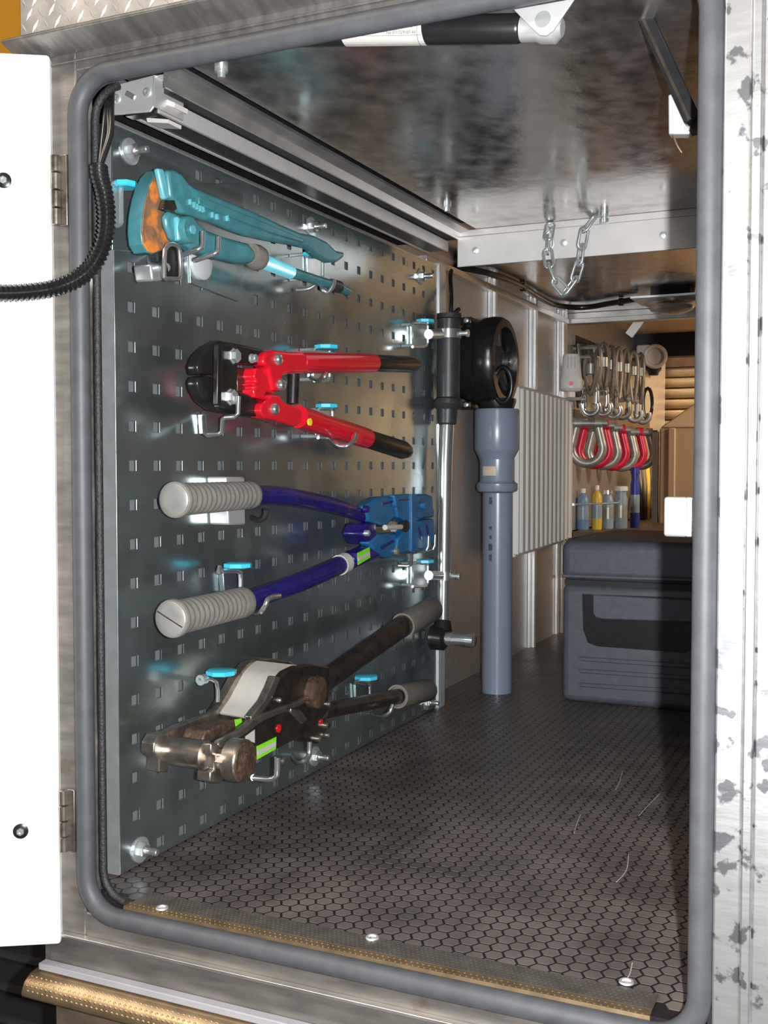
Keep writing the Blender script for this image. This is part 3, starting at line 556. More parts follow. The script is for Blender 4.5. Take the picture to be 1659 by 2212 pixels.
# pipe wrench holders
h = holder('steel hook with blue knob beside the rusty jaw of the pipe wrench', at=S(250, 480, 0.002)); bracket(237, 262, 396, 488, h, 0.012); knob(270, 399, 0.016, h, 0.013)
h = holder('wide chrome loop hook under the rusty jaw of the pipe wrench', at=S(355, 600, 0.002))
MB().tube([S(u, v, 0.064) for u, v in ((357, 602), (385, 603), (390, 596), (390, 575), (388, 540), (382, 530), (372, 527), (362, 530), (356, 540), (354, 575), (354, 600))], 0.0022, 10, True).build('loop_edge', 'chrome', h)
MB().side([(356, 540), (362, 531), (382, 531), (388, 541), (389, 600), (357, 600)], 0.057, 0.061).build('loop_face', 'jaw_black', h, bevel=0.001)
wire([S(327, 545, 0.002), S(330, 570, 0.02), S(345, 575, 0.045), S(358, 578, 0.060)], 0.0045, 'chrome', h, 'arm')
MB().side([(325, 570), (352, 570), (352, 607), (330, 607)], 0.030, 0.050).build('arm_block', 'galv', h, bevel=0.002)
h = holder('pair of bent wire arms under the pivot of the pipe wrench', at=S(440, 560, 0.002))
for (u0, v0, u1, v1, u2, v2) in ((437, 500, 437, 538, 392, 551), (472, 512, 471, 548, 424, 561)):
    MB().tube([S(u0, v0, 0.072), S(u1, v1 - 10, 0.072), S(u1 - 2, v1 - 3, 0.072), S(u1 - 8, v1, 0.070), S(u2, v2, 0.050), S(u2, v2 + 2, 0.002)], 0.0026, 10).build('wire', 'chrome', h)
h = thing('plastic_disc', S(450, 570, 0.012), 'clear round plastic disc on the panel behind the pipe wrench body', 'disc')
MB().lathe(S(447, 566, 0.012) - XA * 0.009, XA, [(0, 0.018), (0.004, 0.018), (0.006, 0.014), (0.007, 0.004)], 30).build('disc', 'clear_plastic', h)
h = holder('steel hook with blue knob under the curved pipe wrench handle', at=S(685, 600, 0.002)); bracket(664, 697, 545, 604, h, 0.028); knob(677, 550, 0.036, h)
wire([S(640, 626, 0.004), S(668, 624, 0.02), S(690, 612, 0.036), S(697, 626, 0.046), S(709, 631, 0.052), S(719, 618, 0.056), S(722, 606, 0.056)], 0.0026, 'chrome', h)
# bolt cutter holders
h = holder('chrome wire hook carrying the black jaws of the bolt cutter', at=S(462, 940, 0.002))
MB().tube([S(u, v, x) for u, v, x in ((440, 893, 0.004), (443, 936, 0.03), (447, 940, 0.035), (470, 938, 0.04), (480, 932, 0.045), (481, 905, 0.05), (488, 901, 0.055), (508, 900, 0.066), (514, 894, 0.068), (515, 856, 0.068))], 0.0026, 10).build('wire', 'chrome', h)
MB().side([(441, 894), (480, 894), (480, 936), (444, 938)], 0.0013, 0.010).build('back_plate', 'zinc', h, bevel=0.001)
h = holder('steel hook with blue knob behind the upper red handle', at=S(700, 820, 0.002)); bracket(676, 712, 752, 822, h, 0.022); knob(705, 750, 0.03, h, 0.017)
wire([S(672, 815, 0.03), S(688, 822, 0.05), S(700, 816, 0.066), S(706, 806, 0.068)], 0.0026, 'chrome', h)
h = holder('steel hook with blue knob above the lower red handle', at=S(700, 945, 0.002)); bracket(684, 718, 882, 945, h, 0.026); knob(706, 877, 0.03, h, 0.016)
h = holder('bent chrome arm clasping the end of the lower red handle', at=S(745, 960, 0.002))
MB().tube(spline([S(u, v, x) for u, v, x in ((690, 944, 0.004), (712, 948, 0.03), (722, 955, 0.05), (734, 963, 0.060), (750, 963, 0.070), (764, 952, 0.074), (769, 938, 0.074))], 4), 0.003, 10).build('wire', 'chrome', h)
MB().side([(768, 937), (786, 934), (783, 955), (764, 958)], 0.068, 0.074).build('end_tab', 'red', h, bevel=0.001)
# crimping pliers holders
h = holder('bright flat steel bracket behind the upper grey grip', at=S(515, 1130, 0.002))
MB().side([(488, 1030), (529, 1030), (531, 1134), (494, 1134)], 0.0013, 0.026).build('plate', 'alu_bright', h, bevel=0.002)
wire([S(545, 1118, 0.012), S(560, 1124, 0.03), S(572, 1116, 0.045), S(575, 1100, 0.05)], 0.003, 'black_satin', h, 'rubber_arm')
h = holder('steel hook with blue knob above the lower grey grip', at=S(510, 1290, 0.002)); knob(514, 1221, 0.034, h, 0.017)
MB().tube([S(u, v, 0.030) for u, v in ((472, 1240), (474, 1226), (480, 1233), (510, 1233), (519, 1237), (520, 1250), (520, 1280))], 0.0028, 10).build('wire', 'chrome', h)
MB().side([(482, 1234), (550, 1224), (550, 1290), (486, 1290)], 0.0013, 0.008).build('back_plate', 'zinc', h, bevel=0.001)
wire([S(540, 1318, 0.004), S(548, 1322, 0.04), S(562, 1322, 0.068), S(572, 1310, 0.076), S(578, 1296, 0.078), S(588, 1290, 0.078), S(603, 1287, 0.076)], 0.003, 'chrome', h)
h = holder('chrome wire hook under the blue crimping head', at=S(875, 1222, 0.002))
MB().tube([S(u, v, x) for u, v, x in ((858, 1212, 0.003), (863, 1222, 0.03), (880, 1222, 0.04), (888, 1219, 0.045), (890, 1195, 0.05))], 0.0024, 10).build('wire', 'chrome', h)
h = holder('two bent chrome wires holding the jaw end of the crimping pliers', at=S(925, 1190, 0.002))
for (u, v0, v1, uw) in ((926, 1158, 1186, 902), (940, 1155, 1184, 918)):
    MB().tube([S(u, v0, 0.066), S(u, v1 - 6, 0.066), S(u - 4, v1, 0.064), S(uw, v1 + 6, 0.04), S(uw - 4, v1 + 8, 0.002)], 0.0022, 10).build('wire', 'chrome', h)
# steel tool holders
h = holder('steel hook with blue knob beside the pale curved plate', at=S(455, 1520, 0.002)); knob(478, 1452, 0.036, h, 0.018)
MB().tube([S(u, v, 0.03) for u, v in ((432, 1468), (440, 1464), (456, 1468), (467, 1474), (470, 1490), (470, 1516))], 0.0022, 10).build('wire', 'chrome', h)
MB().lathe(S(437, 1468, 0.03), YA, [(-0.004, 0.0055), (0.004, 0.0055)], 14).build('eye', 'galv', h)
MB().tube([S(437, 1468, 0.03), S(436, 1470, 0.002)], 0.003, 8).build('peg', 'galv', h)
h = holder('steel hook with blue knob above the lower dark handle', at=S(785, 1510, 0.002)); knob(791, 1463, 0.030, h, 0.018)
MB().tube([S(u, v, 0.028) for u, v in ((766, 1478), (768, 1472), (778, 1470), (795, 1474), (799, 1482), (799, 1502))], 0.0022, 10).build('wire', 'chrome', h)
MB().side([(768, 1476), (800, 1478), (800, 1512), (770, 1512)], 0.0013, 0.006).build('back_plate', 'zinc', h, bevel=0.001)
wire([S(805, 1542, 0.004), S(818, 1546, 0.04), S(830, 1546, 0.065), S(842, 1538, 0.076), S(848, 1522, 0.078)], 0.0028, 'chrome', h)
h = holder('thick chrome wire arm under the rusty roller of the steel tool', at=S(590, 1680, 0.002))
MB().tube([S(u, v, x) for u, v, x in ((548, 1680, 0.060), (580, 1683, 0.078), (592, 1681, 0.084), (598, 1674, 0.088), (599, 1660, 0.088), (599, 1636, 0.088))], 0.0034, 12).build('wire', 'chrome', h)
MB().tube([S(548, 1680, 0.060), S(545, 1672, 0.002)], 0.0034, 12).build('wire', 'chrome', h)
h = holder('chrome J-shaped wire hook under the steel tool near a fixing bolt', at=S(655, 1645, 0.002))
MB().tube(spline([S(u, v, x) for u, v, x in ((632, 1630, 0.002), (640, 1642, 0.05), (652, 1645, 0.076), (664, 1638, 0.080), (668, 1626, 0.080), (669, 1602, 0.080))], 4), 0.003, 12).build('wire', 'chrome', h)
# torque wrench clamps
for (va, lb, clampv) in ((697, 'upper spring clip with blue knob gripping the torque wrench handle', 722), (1215, 'lower spring clip with blue knob gripping the chrome torque wrench shaft', 1243)):
    h = holder(lb, 'tool_clip', S(910, va + 50, 0.002)); bracket(888, 924, va, va + 52, h, 0.020); knob(918, va - 3, 0.022, h, 0.016)
    a = S(926, clampv, 0.024); b = S(972, clampv, 0.024)
    MB().tube([a, a.lerp(b, 0.5)], 0.0075, 10).build('clip_arm', 'galv', h)
    c = q(968 if va < 900 else 960, clampv); rr = 0.0196 if va < 900 else 0.0125
    MB().lathe(c - ZA * 0.007, ZA, [(0, rr), (0.0, rr + 0.0015), (0.014, rr + 0.0015), (0.014, rr)], 26).build('clip_band', 'chrome', h)
    MB().lathe(c + XA * (rr + 0.001), XA, [(0, 0.004), (0.010, 0.004), (0.0105, 0.006), (0.014, 0.006)], 12).build('clip_screw', 'galv', h)
# small cable clip between seal and panel
o = MB().tube(spline([S(219, 680, -0.040), S(221, 695, -0.034), S(217, 720, -0.038), S(215, 752, -0.040)]), 0.0016, 8).build('cable_tie', 'paper_white'); tag(o, 'white cable tie tail between door seal and perforated panel', 'cable tie')
# ================================================================== under the ceiling, front
rl = thing('light_rail', (0.045, 0.4, 0.705), 'long dark aluminium lamp channel along the ceiling above the panel', 'rail')
MB().prism([(0.030, 0.045, 0.727), (0.030, 0.045, 0.712), (0.033, 0.045, 0.712), (0.033, 0.045, 0.725), (0.060, 0.045, 0.725), (0.060, 0.045, 0.712), (0.063, 0.045, 0.712), (0.063, 0.045, 0.727)], (0, 0.705, 0)).build('channel', 'alu_matte', rl, ang=20)
MB().box((0.0332, 0.046, 0.7135), (0.0598, 0.748, 0.7248)).build('insert', 'black_satin', rl)
MB().box((-0.02, 0.045, 0.7285), (0.0775, 0.75, 0.7325)).build('backing', 'dark_body', rl)
bk = thing('rail_bracket', GY(290, 250, 0.032), 'stainless end bracket with rivets on the lamp channel', 'bracket')
MB().prism([GY(u, v, 0.034) for u, v in ((246, 186), (332, 164), (337, 168), (337, 230), (327, 243), (250, 250), (245, 244))], (0, -0.0022, 0)).build('face_plate', 'alu_bright', bk, bevel=0.0008)
a = GY(334, 164, 0.034); MB().box((a.x, 0.0318, GY(337, 232, 0.034).z), (a.x + 0.0018, 0.075, a.z)).build('side_plate', 'alu_bright', bk)
MB().box((a.x, 0.034, a.z - 0.0018), (a.x + 0.014, 0.07, a.z)).build('top_tab', 'alu_bright', bk)
for u, v in ((252, 213), (318, 199)):
    MB().lathe(GY(u, v, 0.0318), (0, -1, 0), [(0, 0.0042), (0.001, 0.004), (0.0018, 0.0022), (0.0012, 0.001)], 16).build('rivet', 'galv', bk)
c = GY(282, 206, 0.0318); d = Vector((0.86, 0, -0.5)); MB().obox(c, d * 0.0058, YA * 0.0012, Vector((0.5, 0, 0.86)) * 0.0026).build('slot_tab', 'alu', bk, bevel=0.001)
for uv in (((340, 206), (378, 222), (377, 233), (340, 218)), ((316, 254), (364, 258), (363, 266), (318, 264))):
    MB().prism([GY(u, v, 0.05) for u, v in uv], (0, 0.02, 0)).build('clip_tab', 'paper_white', bk)
MB().box((0.034, 0.033, 0.709), (0.060, 0.0445, 0.722)).build('end_plug', 'black_plastic', bk)
# gas strut
gs = thing('gas_strut', GY(1000, 62, 0.026), 'black gas spring with white label under the ceiling edge', 'gas strut')
A0 = GY(600, 72, 0.0145); B0 = GY(1128, 62, 0.0145); d = (B0 - A0).normalized(); Lg = (B0 - A0).length
MB().lathe(A0, d, [(0, 0.0095), (0.002, 0.0108), (Lg - 0.003, 0.0108), (Lg - 0.001, 0.0100), (Lg, 0.008)], 32).build('cylinder', 'black_plastic', gs)
la = GY(748, 72, 0.0145).x - A0.x; lb_ = GY(925, 66, 0.0145).x - A0.x
lbw = MB()
vv = []; ff = []; nn = 14
for i, hx_ in enumerate((la, lb_)):
    for k in range(nn + 1):
        tt = math.radians(-100 + 170 * k / nn); vv.append(A0 + d * hx_ + Vector((0, -math.cos(tt), math.sin(tt))) * 0.01095)
for k in range(nn): ff.append((k, k + 1, nn + 1 + k + 1, nn + 1 + k))
lbl = lbw.add(vv, ff).build('paper_label', 'paper_white', gs)
e = A0 + d * (lb_ - 0.0035); MB().lathe(e, d, [(0, 0.01102), (0.0003, 0.01102)], 32).build('printed_line', 'ink', lbl)
for body, tt, off, sz in (('Tel.07172/9107-0', -2, 0.030, 0.0032), ('Fax 07172/9107-44', -24, 0.030, 0.0032)):
    t0 = math.radians(tt); nrm = Vector((0, -math.cos(t0), math.sin(t0))); upv = Vector((0, math.sin(t0), math.cos(t0)))
    text('printed_text', body, sz, A0 + d * (lb_ - off) + nrm * 0.01112 - upv * 0.0012, d, upv, 'ink', lbl)
t0 = math.radians(-36); nrm = Vector((0, -math.cos(t0), math.sin(t0))); upv = Vector((0, math.sin(t0), math.cos(t0)))
MB().obox(A0 + d * ((la + lb_) / 2) + nrm * 0.01098, d * ((lb_ - la) / 2 - 0.001), upv * 0.0001, nrm * 0.0001).build('printed_line', 'ink', lbl)
MB().lathe(B0, d, [(0, 0.0095), (0.012, 0.0095), (0.016, 0.011), (0.026, 0.011), (0.031, 0.006)], 22).build('end_fitting', 'alu_bright', gs)
MB().prism([GY(u, v, 0.0015) for u, v in ((1109, 20), (1242, -4), (1212, 40), (1195, 66), (1180, 77), (1166, 76), (1154, 66), (1132, 44))], (0, 0.002, 0)).build('bracket_plate', 'alu_bright', gs, bevel=0.0005)
MB().lathe(GY(1173, 42, 0.0015), (0, -1, 0), [(0, 0.0062), (0.0006, 0.006), (0.0007, 0.0035)], 20).build('pivot_pin', 'galv', gs)
# lid stay at the right
ls = thing('lid_stay', GY(1465, 290, 0.10), 'slanted dark metal stay with bright bracket under the ceiling', 'stay')
P = [GY(1368, -20, 0.10), GY(1498, 262, 0.10)]; d = (P[1] - P[0]).normalized(); n = d.cross(YA).normalized()
MB().obox((P[0] + P[1]) / 2, d * (P[1] - P[0]).length / 2, YA * 0.006, n * 0.0058).build('bar', 'black_plastic', ls, bevel=0.001)
MB().obox((P[0] + P[1]) / 2 - YA * 0.007 - n * 0.002, d * (P[1] - P[0]).length / 2, YA * 0.001, n * 0.0012).build('bar_edge', 'steel_dark', ls)
a = GY(1442, 196, 0.112); b = GY(1488, 296, 0.112)
MB().prism([GY(u, v, 0.112) for u, v in ((1443, 205), (1466, 196), (1497, 255), (1490, 290), (1444, 290))], (0, 0.012, 0)).build('bracket', 'alu_bright', ls, bevel=0.001)
MB().box((b.x - 0.004, 0.112, b.z + 0.004), (0.575, 0.124, b.z + 0.02)).build('wall_tab', 'header', ls)
wire([GY(1455, 292, 0.113), GY(1462, 312, 0.113), GY(1473, 330, 0.114)], 0.001, 'brass', ls, 'loose_wire')
# door catch
dc = thing('door_catch', GY(1470, 1160, 0.016), 'bright silver catch plate sticking out from the door post', 'catch')
a = GY(1435, 1073, 0.012); b = GY(1485, 1160, 0.012)
MB().box((a.x, 0.010, b.z), (b.x, 0.016, a.z)).build('plate', 'alu_bright', dc, bevel=0.002)
MB().prism([(b.x - 0.001, 0.010, b.z), (0.575, 0.018, b.z), (0.575, 0.024, b.z), (b.x - 0.001, 0.016, b.z)], (0, 0, a.z - b.z)).build('return_flange', 'galv', dc, bevel=0.001)
# corrugated hose and cables
P = spline([GY(u, v, y) for u, v, y in ((236, 205, 0.012), (226, 262, -0.004), (214, 360, -0.020), (226, 420, -0.024), (231, 470, -0.026), (224, 525, -0.028), (200, 575, -0.030), (165, 604, -0.034), (120, 622, -0.042), (70, 630, -0.055), (20, 633, -0.068), (-40, 632, -0.085), (-90, 628, -0.10))], 10)
cs = thing('corrugated_hose', GY(224, 525, -0.02), 'black corrugated cable hose curving from frame corner to white door', 'hose')
keep = [P[0]]
# resample evenly
D = [0]
for i in range(1, len(P)): D.append(D[-1] + (P[i] - P[i - 1]).length)
def along(P, D, s):
    for i in range(1, len(P)):
        if D[i] >= s: return P[i - 1].lerp(P[i], (s - D[i - 1]) / max(1e-9, D[i] - D[i - 1]))
    return P[-1]
s0 = D[20]; step = 0.00105; R_ = []; Q_ = []; k = 0; s_ = s0
while s_ < D[-1]:
    Q_.append(along(P, D, s_)); R_.append((0.0068, 0.0078, 0.0068, 0.0058)[k % 4]); k += 1; s_ += step
MB().tube(Q_, R_, 14).build('ribbed_sleeve', 'black_plastic', cs, ang=60)
for k, off in enumerate((0, 6, 12)):
    wire([GY(238 + off * 0.4, 195, 0.02), GY(230 + off * 0.9, 235, 0.004), GY(232 + off * 0.6 - (8 if k == 0 else 0), 290, -0.004), GY(218 + off * 0.3, 345, -0.010), GY(215 + off * 0.1, 365, -0.012)], 0.0026, 'black_plastic', cs, 'cable')
# chain
ch = thing('chain', GY(1225, 630, 0.715), 'galvanised steel link chain hanging in a loop from the ceiling flange', 'chain')
P = spline([GY(u, v, y) for u, v, y in ((1189, 486, 0.742), (1184, 520, 0.728), (1184, 556, 0.715), (1192, 590, 0.71), (1206, 615, 0.708), (1226, 632, 0.706), (1240, 608, 0.708), (1252, 570, 0.712), (1257, 530, 0.716), (1265, 492, 0.72), (1284, 470, 0.726), (1302, 460, 0.732))], 12)
D = [0]
for i in range(1, len(P)): D.append(D[-1] + (P[i] - P[i - 1]).length)
LP = 0.0235; nl = int(D[-1] / LP); lm = None
hl, hw = 0.0118, 0.0062
def linkmesh():
    pts = []
    for i in range(9): tt = -PI / 2 + PI * i / 8; pts.append((hl - hw + 0.0025 + hw * math.cos(tt) + 0.001, hw * math.sin(tt), 0))
    for i in range(9): tt = PI / 2 + PI * i / 8; pts.append((-(hl - hw + 0.0025) + hw * math.cos(tt) - 0.001, hw * math.sin(tt), 0))
    o = MB().tube(pts, 0.0021, 8, True); me = bpy.data.meshes.new('link'); me.from_pydata(o.v, [], o.f)
    bm = bmesh.new(); bm.from_mesh(me); bmesh.ops.recalc_face_normals(bm, faces=bm.faces); bm.to_mesh(me); bm.free()
    me.shade_smooth(); me.materials.append(MATS['galv']); return me
lm = linkmesh()
for k in range(nl):
    a = along(P, D, k * LP); b = along(P, D, (k + 1) * LP); c = (a + b) / 2; x = (b - a).normalized()
    n0 = Vector((-0.42, 0.9, 0)); n0 = (n0 - x * n0.dot(x)).normalized(); m_ = x.cross(n0)
    ang = math.radians(20 + 90 * (k % 2)); z = n0 * math.cos(ang) + m_ * math.sin(ang); yv = z.cross(x)
    o = bpy.data.objects.new('link', lm); COL.objects.link(o); o.parent = ch
    M4 = Matrix((x, yv, z)).transposed().to_4x4(); M4.translation = c - ORG[ch.name]; o.matrix_local = M4
p = GY(1306, 458, 0.732); MB().lathe(Vector((p.x, p.y, CEIL)), (0, 0, -1), [(0, 0.0065), (0.004, 0.0065), (0.0045, 0.0042), (0.006, 0.0042), (0.0065, 0.0065), (0.012, 0.0065), (0.013, 0.0045)], 14).build('anchor_bolt', 'galv', ch)
p = GY(1189, 486, 0.742); MB().lathe(Vector((p.x, 0.7478, p.z)), (0, -1, 0), [(0, 0.005), (0.004, 0.005), (0.006, 0.003)], 14).build('anchor_bolt', 'galv', ch)
P = [GY(u, v, 0.735) for u, v in ((1182, 505), (1188, 497), (1195, 505), (1196, 530), (1190, 540), (1183, 530))]; MB().tube(P, 0.0018, 8, True).build('snap_link', 'galv', ch)
# ================================================================== rear section
# drum
dz = GY(1055, 780, 1.03); dz.z = 0.574
t = thing('hose_drum', (0.02, 1.03, 0.49), 'round black plastic drum housing sitting above the grey pipe', 'drum')
c = Vector((-0.028, 1.035, 0.574))
MB().lathe(c, XA, [(0, 0.055), (0.003, 0.062), (0.018, 0.064), (0.020, 0.070), (0.024, 0.072), (0.050, 0.0735), (0.052, 0.0765), (0.066, 0.0785), (0.080, 0.0770), (0.086, 0.073), (0.087, 0.060), (0.070, 0.056), (0.066, 0.02)], 44).build('housing', 'black_plastic', t)
MB().lathe(c + XA * 0.064, XA, [(0, 0.030), (0.012, 0.028), (0.020, 0.016), (0.030, 0.014), (0.031, 0.010)], 26).build('hub', 'black_satin', t)
for k in range(5):
    an = 2 * PI * k / 5 + 0.4; e = Vector((0, math.cos(an), math.sin(an)))
    MB().obox(c + XA * 0.072 + e * 0.042, e * 0.018, XA * 0.005, e.cross(XA) * 0.005).build('spoke', 'black_satin', t, bevel=0.001)
MB().lathe(c + XA * 0.094 , XA, [(0, 0.007), (0.006, 0.007), (0.008, 0.004)], 12).build('hub_nut', 'galv', t)
P = [Vector((0.064 + 0.016 * math.cos(2 * PI * k / 20), 1.0, 0.532 + 0.03 * math.sin(2 * PI * k / 20))) for k in range(20)]
MB().tube(P, 0.0045, 10, True).build('ring_handle', 'black_plastic', t)
for z_ in (0.645, 0.500):
    MB().box((-0.035, 1.005, z_ - 0.006), (0.005, 1.065, z_ + 0.006)).build('mounting_clamp', 'jaw_black', t, bevel=0.002)
    for x_ in (-0.026, -0.004): MB().lathe((x_, 1.005, z_), (0, -1, 0), [(0, 0.0045), (0.003, 0.0045), (0.004, 0.002)], 6).build('clamp_bolt', 'galv', t, ang=25)
MB().lathe((0.0425, 1.03, 0.4925), ZA, [(0, 0.030), (0.012, 0.034), (0.018, 0.034)], 24).build('outlet', 'black_plastic', t)
# pipe
t = thing('drain_pipe', (0.0445, 1.03, 0.0), 'blue grey plastic drain pipe standing upright on the floor', 'pipe')
x0 = 0.0455
MB().lathe((x0, 1.03, 0.0), ZA, [(0, 0.0262), (0.36, 0.0262)], 36).build('pipe', 'pvc', t)
MB().lathe((x0 - 0.001, 1.03, 0.348), ZA, [(0.0, 0.0275), (0.003, 0.034), (0.006, 0.0355), (0.016, 0.0355), (0.019, 0.0310), (0.022, 0.0300), (0.058, 0.0300)], 36).build('socket', 'pvc', t)
MB().lathe((x0 - 0.002, 1.03, 0.404), ZA, [(0, 0.0300), (0.004, 0.0305), (0.016, 0.0370), (0.020, 0.0385), (0.086, 0.0385), (0.0885, 0.0375)], 36).build('reducer', 'pvc', t)
def cyl_patch(o, r, a0, a1, z0, z1, m, nm, parent):
    v = []; f = []; n = 8
    for z in (z0, z1):
        for k in range(n + 1):
            tt = math.radians(a0 + (a1 - a0) * k / n); v.append(Vector((o[0] + r * math.cos(tt), o[1] + r * math.sin(tt), z)))
    for k in range(n): f.append((k, k + 1, n + 2 + k, n + 1 + k))
    return MB().add(v, f).build(nm, m, parent)
cyl_patch((x0 - 0.001, 1.03), 0.0303, -125, -75, 0.378, 0.394, 'paper_tan', 'sticker', t)
for k, (z_, w_) in enumerate(((0.338, 9), (0.332, 12), (0.288, 8), (0.272, 7), (0.258, 13), (0.252, 13), (0.240, 10), (0.234, 9))):
    cyl_patch((x0, 1.03), 0.02635, -100 - w_ / 2, -100 + w_ / 2 + 3, z_ - 0.003, z_ + 0.003, 'pvc_mark', 'printed_mark', t)
# radiator
a = Vector((0.022, 1.215, 0.22)); b = Vector((-0.014, 1.72, 0.22)); d = (b - a).normalized(); nn = Vector((d.y, -d.x, 0)); Lr = (b - a).length; H = 0.330
t = thing('radiator', (a + b) / 2 - ZA * 0.0, 'white panel radiator with vertical ribs on the rear side wall', 'radiator')
MB().obox((a + b) / 2 - nn * 0.010 + ZA * H / 2, d * Lr / 2, nn * 0.006, ZA * H / 2).build('panel', 'radiator', t, bevel=0.003)
MB().obox(a - d * 0.003 - nn * 0.012 + ZA * H / 2, d * 0.004, nn * 0.016, ZA * (H / 2 - 0.006)).build('end_cover', 'radiator', t, bevel=0.002)
nrib = 12; rb = Lr / nrib
pr = [(-0.42, 0), (-0.36, 0.55), (-0.25, 0.9), (0, 1.0), (0.25, 0.9), (0.36, 0.55), (0.42, 0)]
for k in range(nrib):
    c = a + d * rb * (k + 0.5) - nn * 0.004
    MB().prism([c + d * rb * p * 0.95 + nn * 0.013 * h_ + ZA * 0.008 for p, h_ in pr], ZA * (H - 0.016)).build('rib', 'radiator', t, bevel=0.0015)
for uu in (0.15, 0.85):
    c = a + d * Lr * uu; MB().box((-0.045, c.y - 0.01, 0.45), (c.x - 0.012, c.y + 0.01, 0.47)).build('wall_bracket', 'alu', t)
p = b - nn * 0.006; kx = p + d * -0.025
t2 = thing('thermostat_knob', kx + ZA * (0.22 + 0.34), 'white radiator thermostat knob with a red dot', 'knob')
kb = Vector((kx.x + 0.012, kx.y, 0.552))
MB().lathe(kb, ZA, [(0, 0.010), (0.012, 0.010), (0.014, 0.021), (0.020, 0.026), (0.040, 0.0265), (0.046, 0.024), (0.094, 0.0195), (0.098, 0.017)], 26).build('knob_body', 'thermostat', t2)
vd = Vector((CAM.x - kb.x, CAM.y - kb.y, 0)).normalized()
MB().lathe(kb + vd * 0.0262 + ZA * 0.030, vd, [(-0.002, 0.0052), (0.001, 0.0052)], 16).build('red_dot', 'shackle_red', t2)
for s_ in (-1, 0, 1):
    e = Vector((-vd.y, vd.x, 0)); MB().obox(kb + vd * 0.0215 + e * 0.008 * s_ + ZA * 0.078, e * 0.0005, vd * 0.001, ZA * 0.014).build('grip_slot', 'grip_grey', t2)
# tool case
t = thing('tool_case', (0.31, 1.15, 0), 'black moulded plastic tool case standing on the floor', 'case')
MB().box((0.168, 1.004, 0.0), (0.47, 1.34, 0.198)).build('body', 'case_plastic', t, bevel=0.012, seg=4)
MB().box((0.166, 1.002, 0.203), (0.472, 1.342, 0.272)).build('lid', 'case_plastic', t, bevel=0.016, seg=4)
MB().box((0.172, 1.007, 0.196), (0.466, 1.336, 0.205)).build('seam', 'dark_body', t)
def GYp(uv, y): return [GY(u, v, y) for u, v in uv]
# recessed handle: dark pocket frame and grip
fr_ = [(1258, 1283), (1260, 1360), (1270, 1388), (1290, 1396), (1480, 1410), (1497, 1400), (1503, 1380), (1503, 1300), (1503, 1292)]
MB().prism(GYp(fr_, 1.0035), (0, -0.0012, 0)).build('handle_pocket', 'black_plastic', t)
MB().prism(GYp([(1280, 1284), (1503, 1297), (1503, 1345), (1300, 1338), (1286, 1334), (1280, 1325)], 0.999), (0, 0.004, 0)).build('handle', 'case_plastic', t, bevel=0.002)
for v0 in (1418, 1444, 1474):
    MB().prism(GYp([(1252, v0), (1500, v0 + 16), (1500, v0 + 26), (1254, v0 + 9)], 1.0035), (0, -0.004, 0)).build('rib', 'case_plastic', t, bevel=0.0015)
MB().prism(GYp([(1214, 1240), (1503, 1250), (1503, 1256), (1214, 1247)], 1.002), (0, -0.003, 0)).build('lid_rim', 'case_plastic', t, bevel=0.001)
# ceiling lamp with cable
lp = GZ(1458, 640, 0.735); lp = Vector((0.245, 1.56, 0))
t = thing('ceiling_lamp', (lp.x, lp.y, 0.70), 'round chrome ceiling lamp on a flat mounting plate', 'lamp')
za = 0.7395
MB().box((lp.x - 0.075, lp.y - 0.06, za), (lp.x + 0.13, lp.y + 0.06, za + 0.004)).build('mounting_plate', 'alu_bright', t)
MB().box((lp.x - 0.04, lp.y - 0.03, za + 0.004), (lp.x + 0.04, lp.y + 0.03, RCEIL)).build('spacer', 'dark_body', t)
MB().lathe((lp.x, lp.y, za), (0, 0, -1), [(0, 0.056), (0.008, 0.058), (0.012, 0.052), (0.014, 0.046)], 36).build('rim', 'chrome', t)
MB().lathe((lp.x, lp.y, za - 0.012), (0, 0, -1), [(0, 0.046), (0.008, 0.042), (0.014, 0.028), (0.017, 0.006)], 36).build('lens', 'clear_plastic', t)
o = MB().tube(spline([GZ(u, v, 0.748) for u, v in ((985, 575), (1060, 592), (1120, 615), (1170, 645), (1205, 660), (1262, 664), (1320, 655), (1375, 646))]), 0.006, 10).build('ceiling_cable', 'black_plastic'); tag(o, 'black cable along the rear ceiling leading to the chrome lamp', 'cable')
for k, (u, v) in enumerate(((1130, 620), (1342, 652))):
    p = GZ(u, v, 0.748); e = MB().lathe(p - XA * 0.005, XA, [(0, 0.0085), (0.01, 0.0085)], 14).build('cable_tie', 'black_plastic'); e.parent = o; e.location = ORG[e.name] - ORG[o.name]
# far section behind the beam
struct(MB().box((-0.065, 1.80, 0.79), (0.60, 2.60, 0.80)).build('ceiling', 'tan_panel'), 'tan roof panel above the far section')
struct(MB().box((-0.065, 2.20, -0.03), (0.9, 3.6, 0.0)).build('floor', 'shelf_brown'), 'brown floor of the far section')
struct(MB().box((-0.045, 1.95, 0.775), (0.60, 1.98, 0.790)).build('trim_12', 'yellow_paint'), 'yellow strip across the far roof')
struct(MB().box((-0.045, 2.55, 0.72), (0.60, 2.60, 0.79)).build('trim_13', 'dark_body'), 'dark cross beam below the far roof')
struct(MB().box((-0.060, 3.082, 0.735), (0.90, 3.089, 0.90)).build('trim_14', 'header'), 'brown header panel above the roller shutter')
a = GY(1385, 688, 1.98); b = GY(1358, 725, 1.98)
o = MB().obox((a + b) / 2, (a - b) / 2, YA * 0.003, (a - b).normalized().cross(YA) * 0.011).build('roof_strut', 'alu_bright', None, bevel=0.001); tag(o, 'short bright slanted metal strut under the far roof', 'strut')
t = thing('roller_shutter', (0.3, 3.1, 0), 'warm lit metal roller shutter closing the far side', 'shutter')
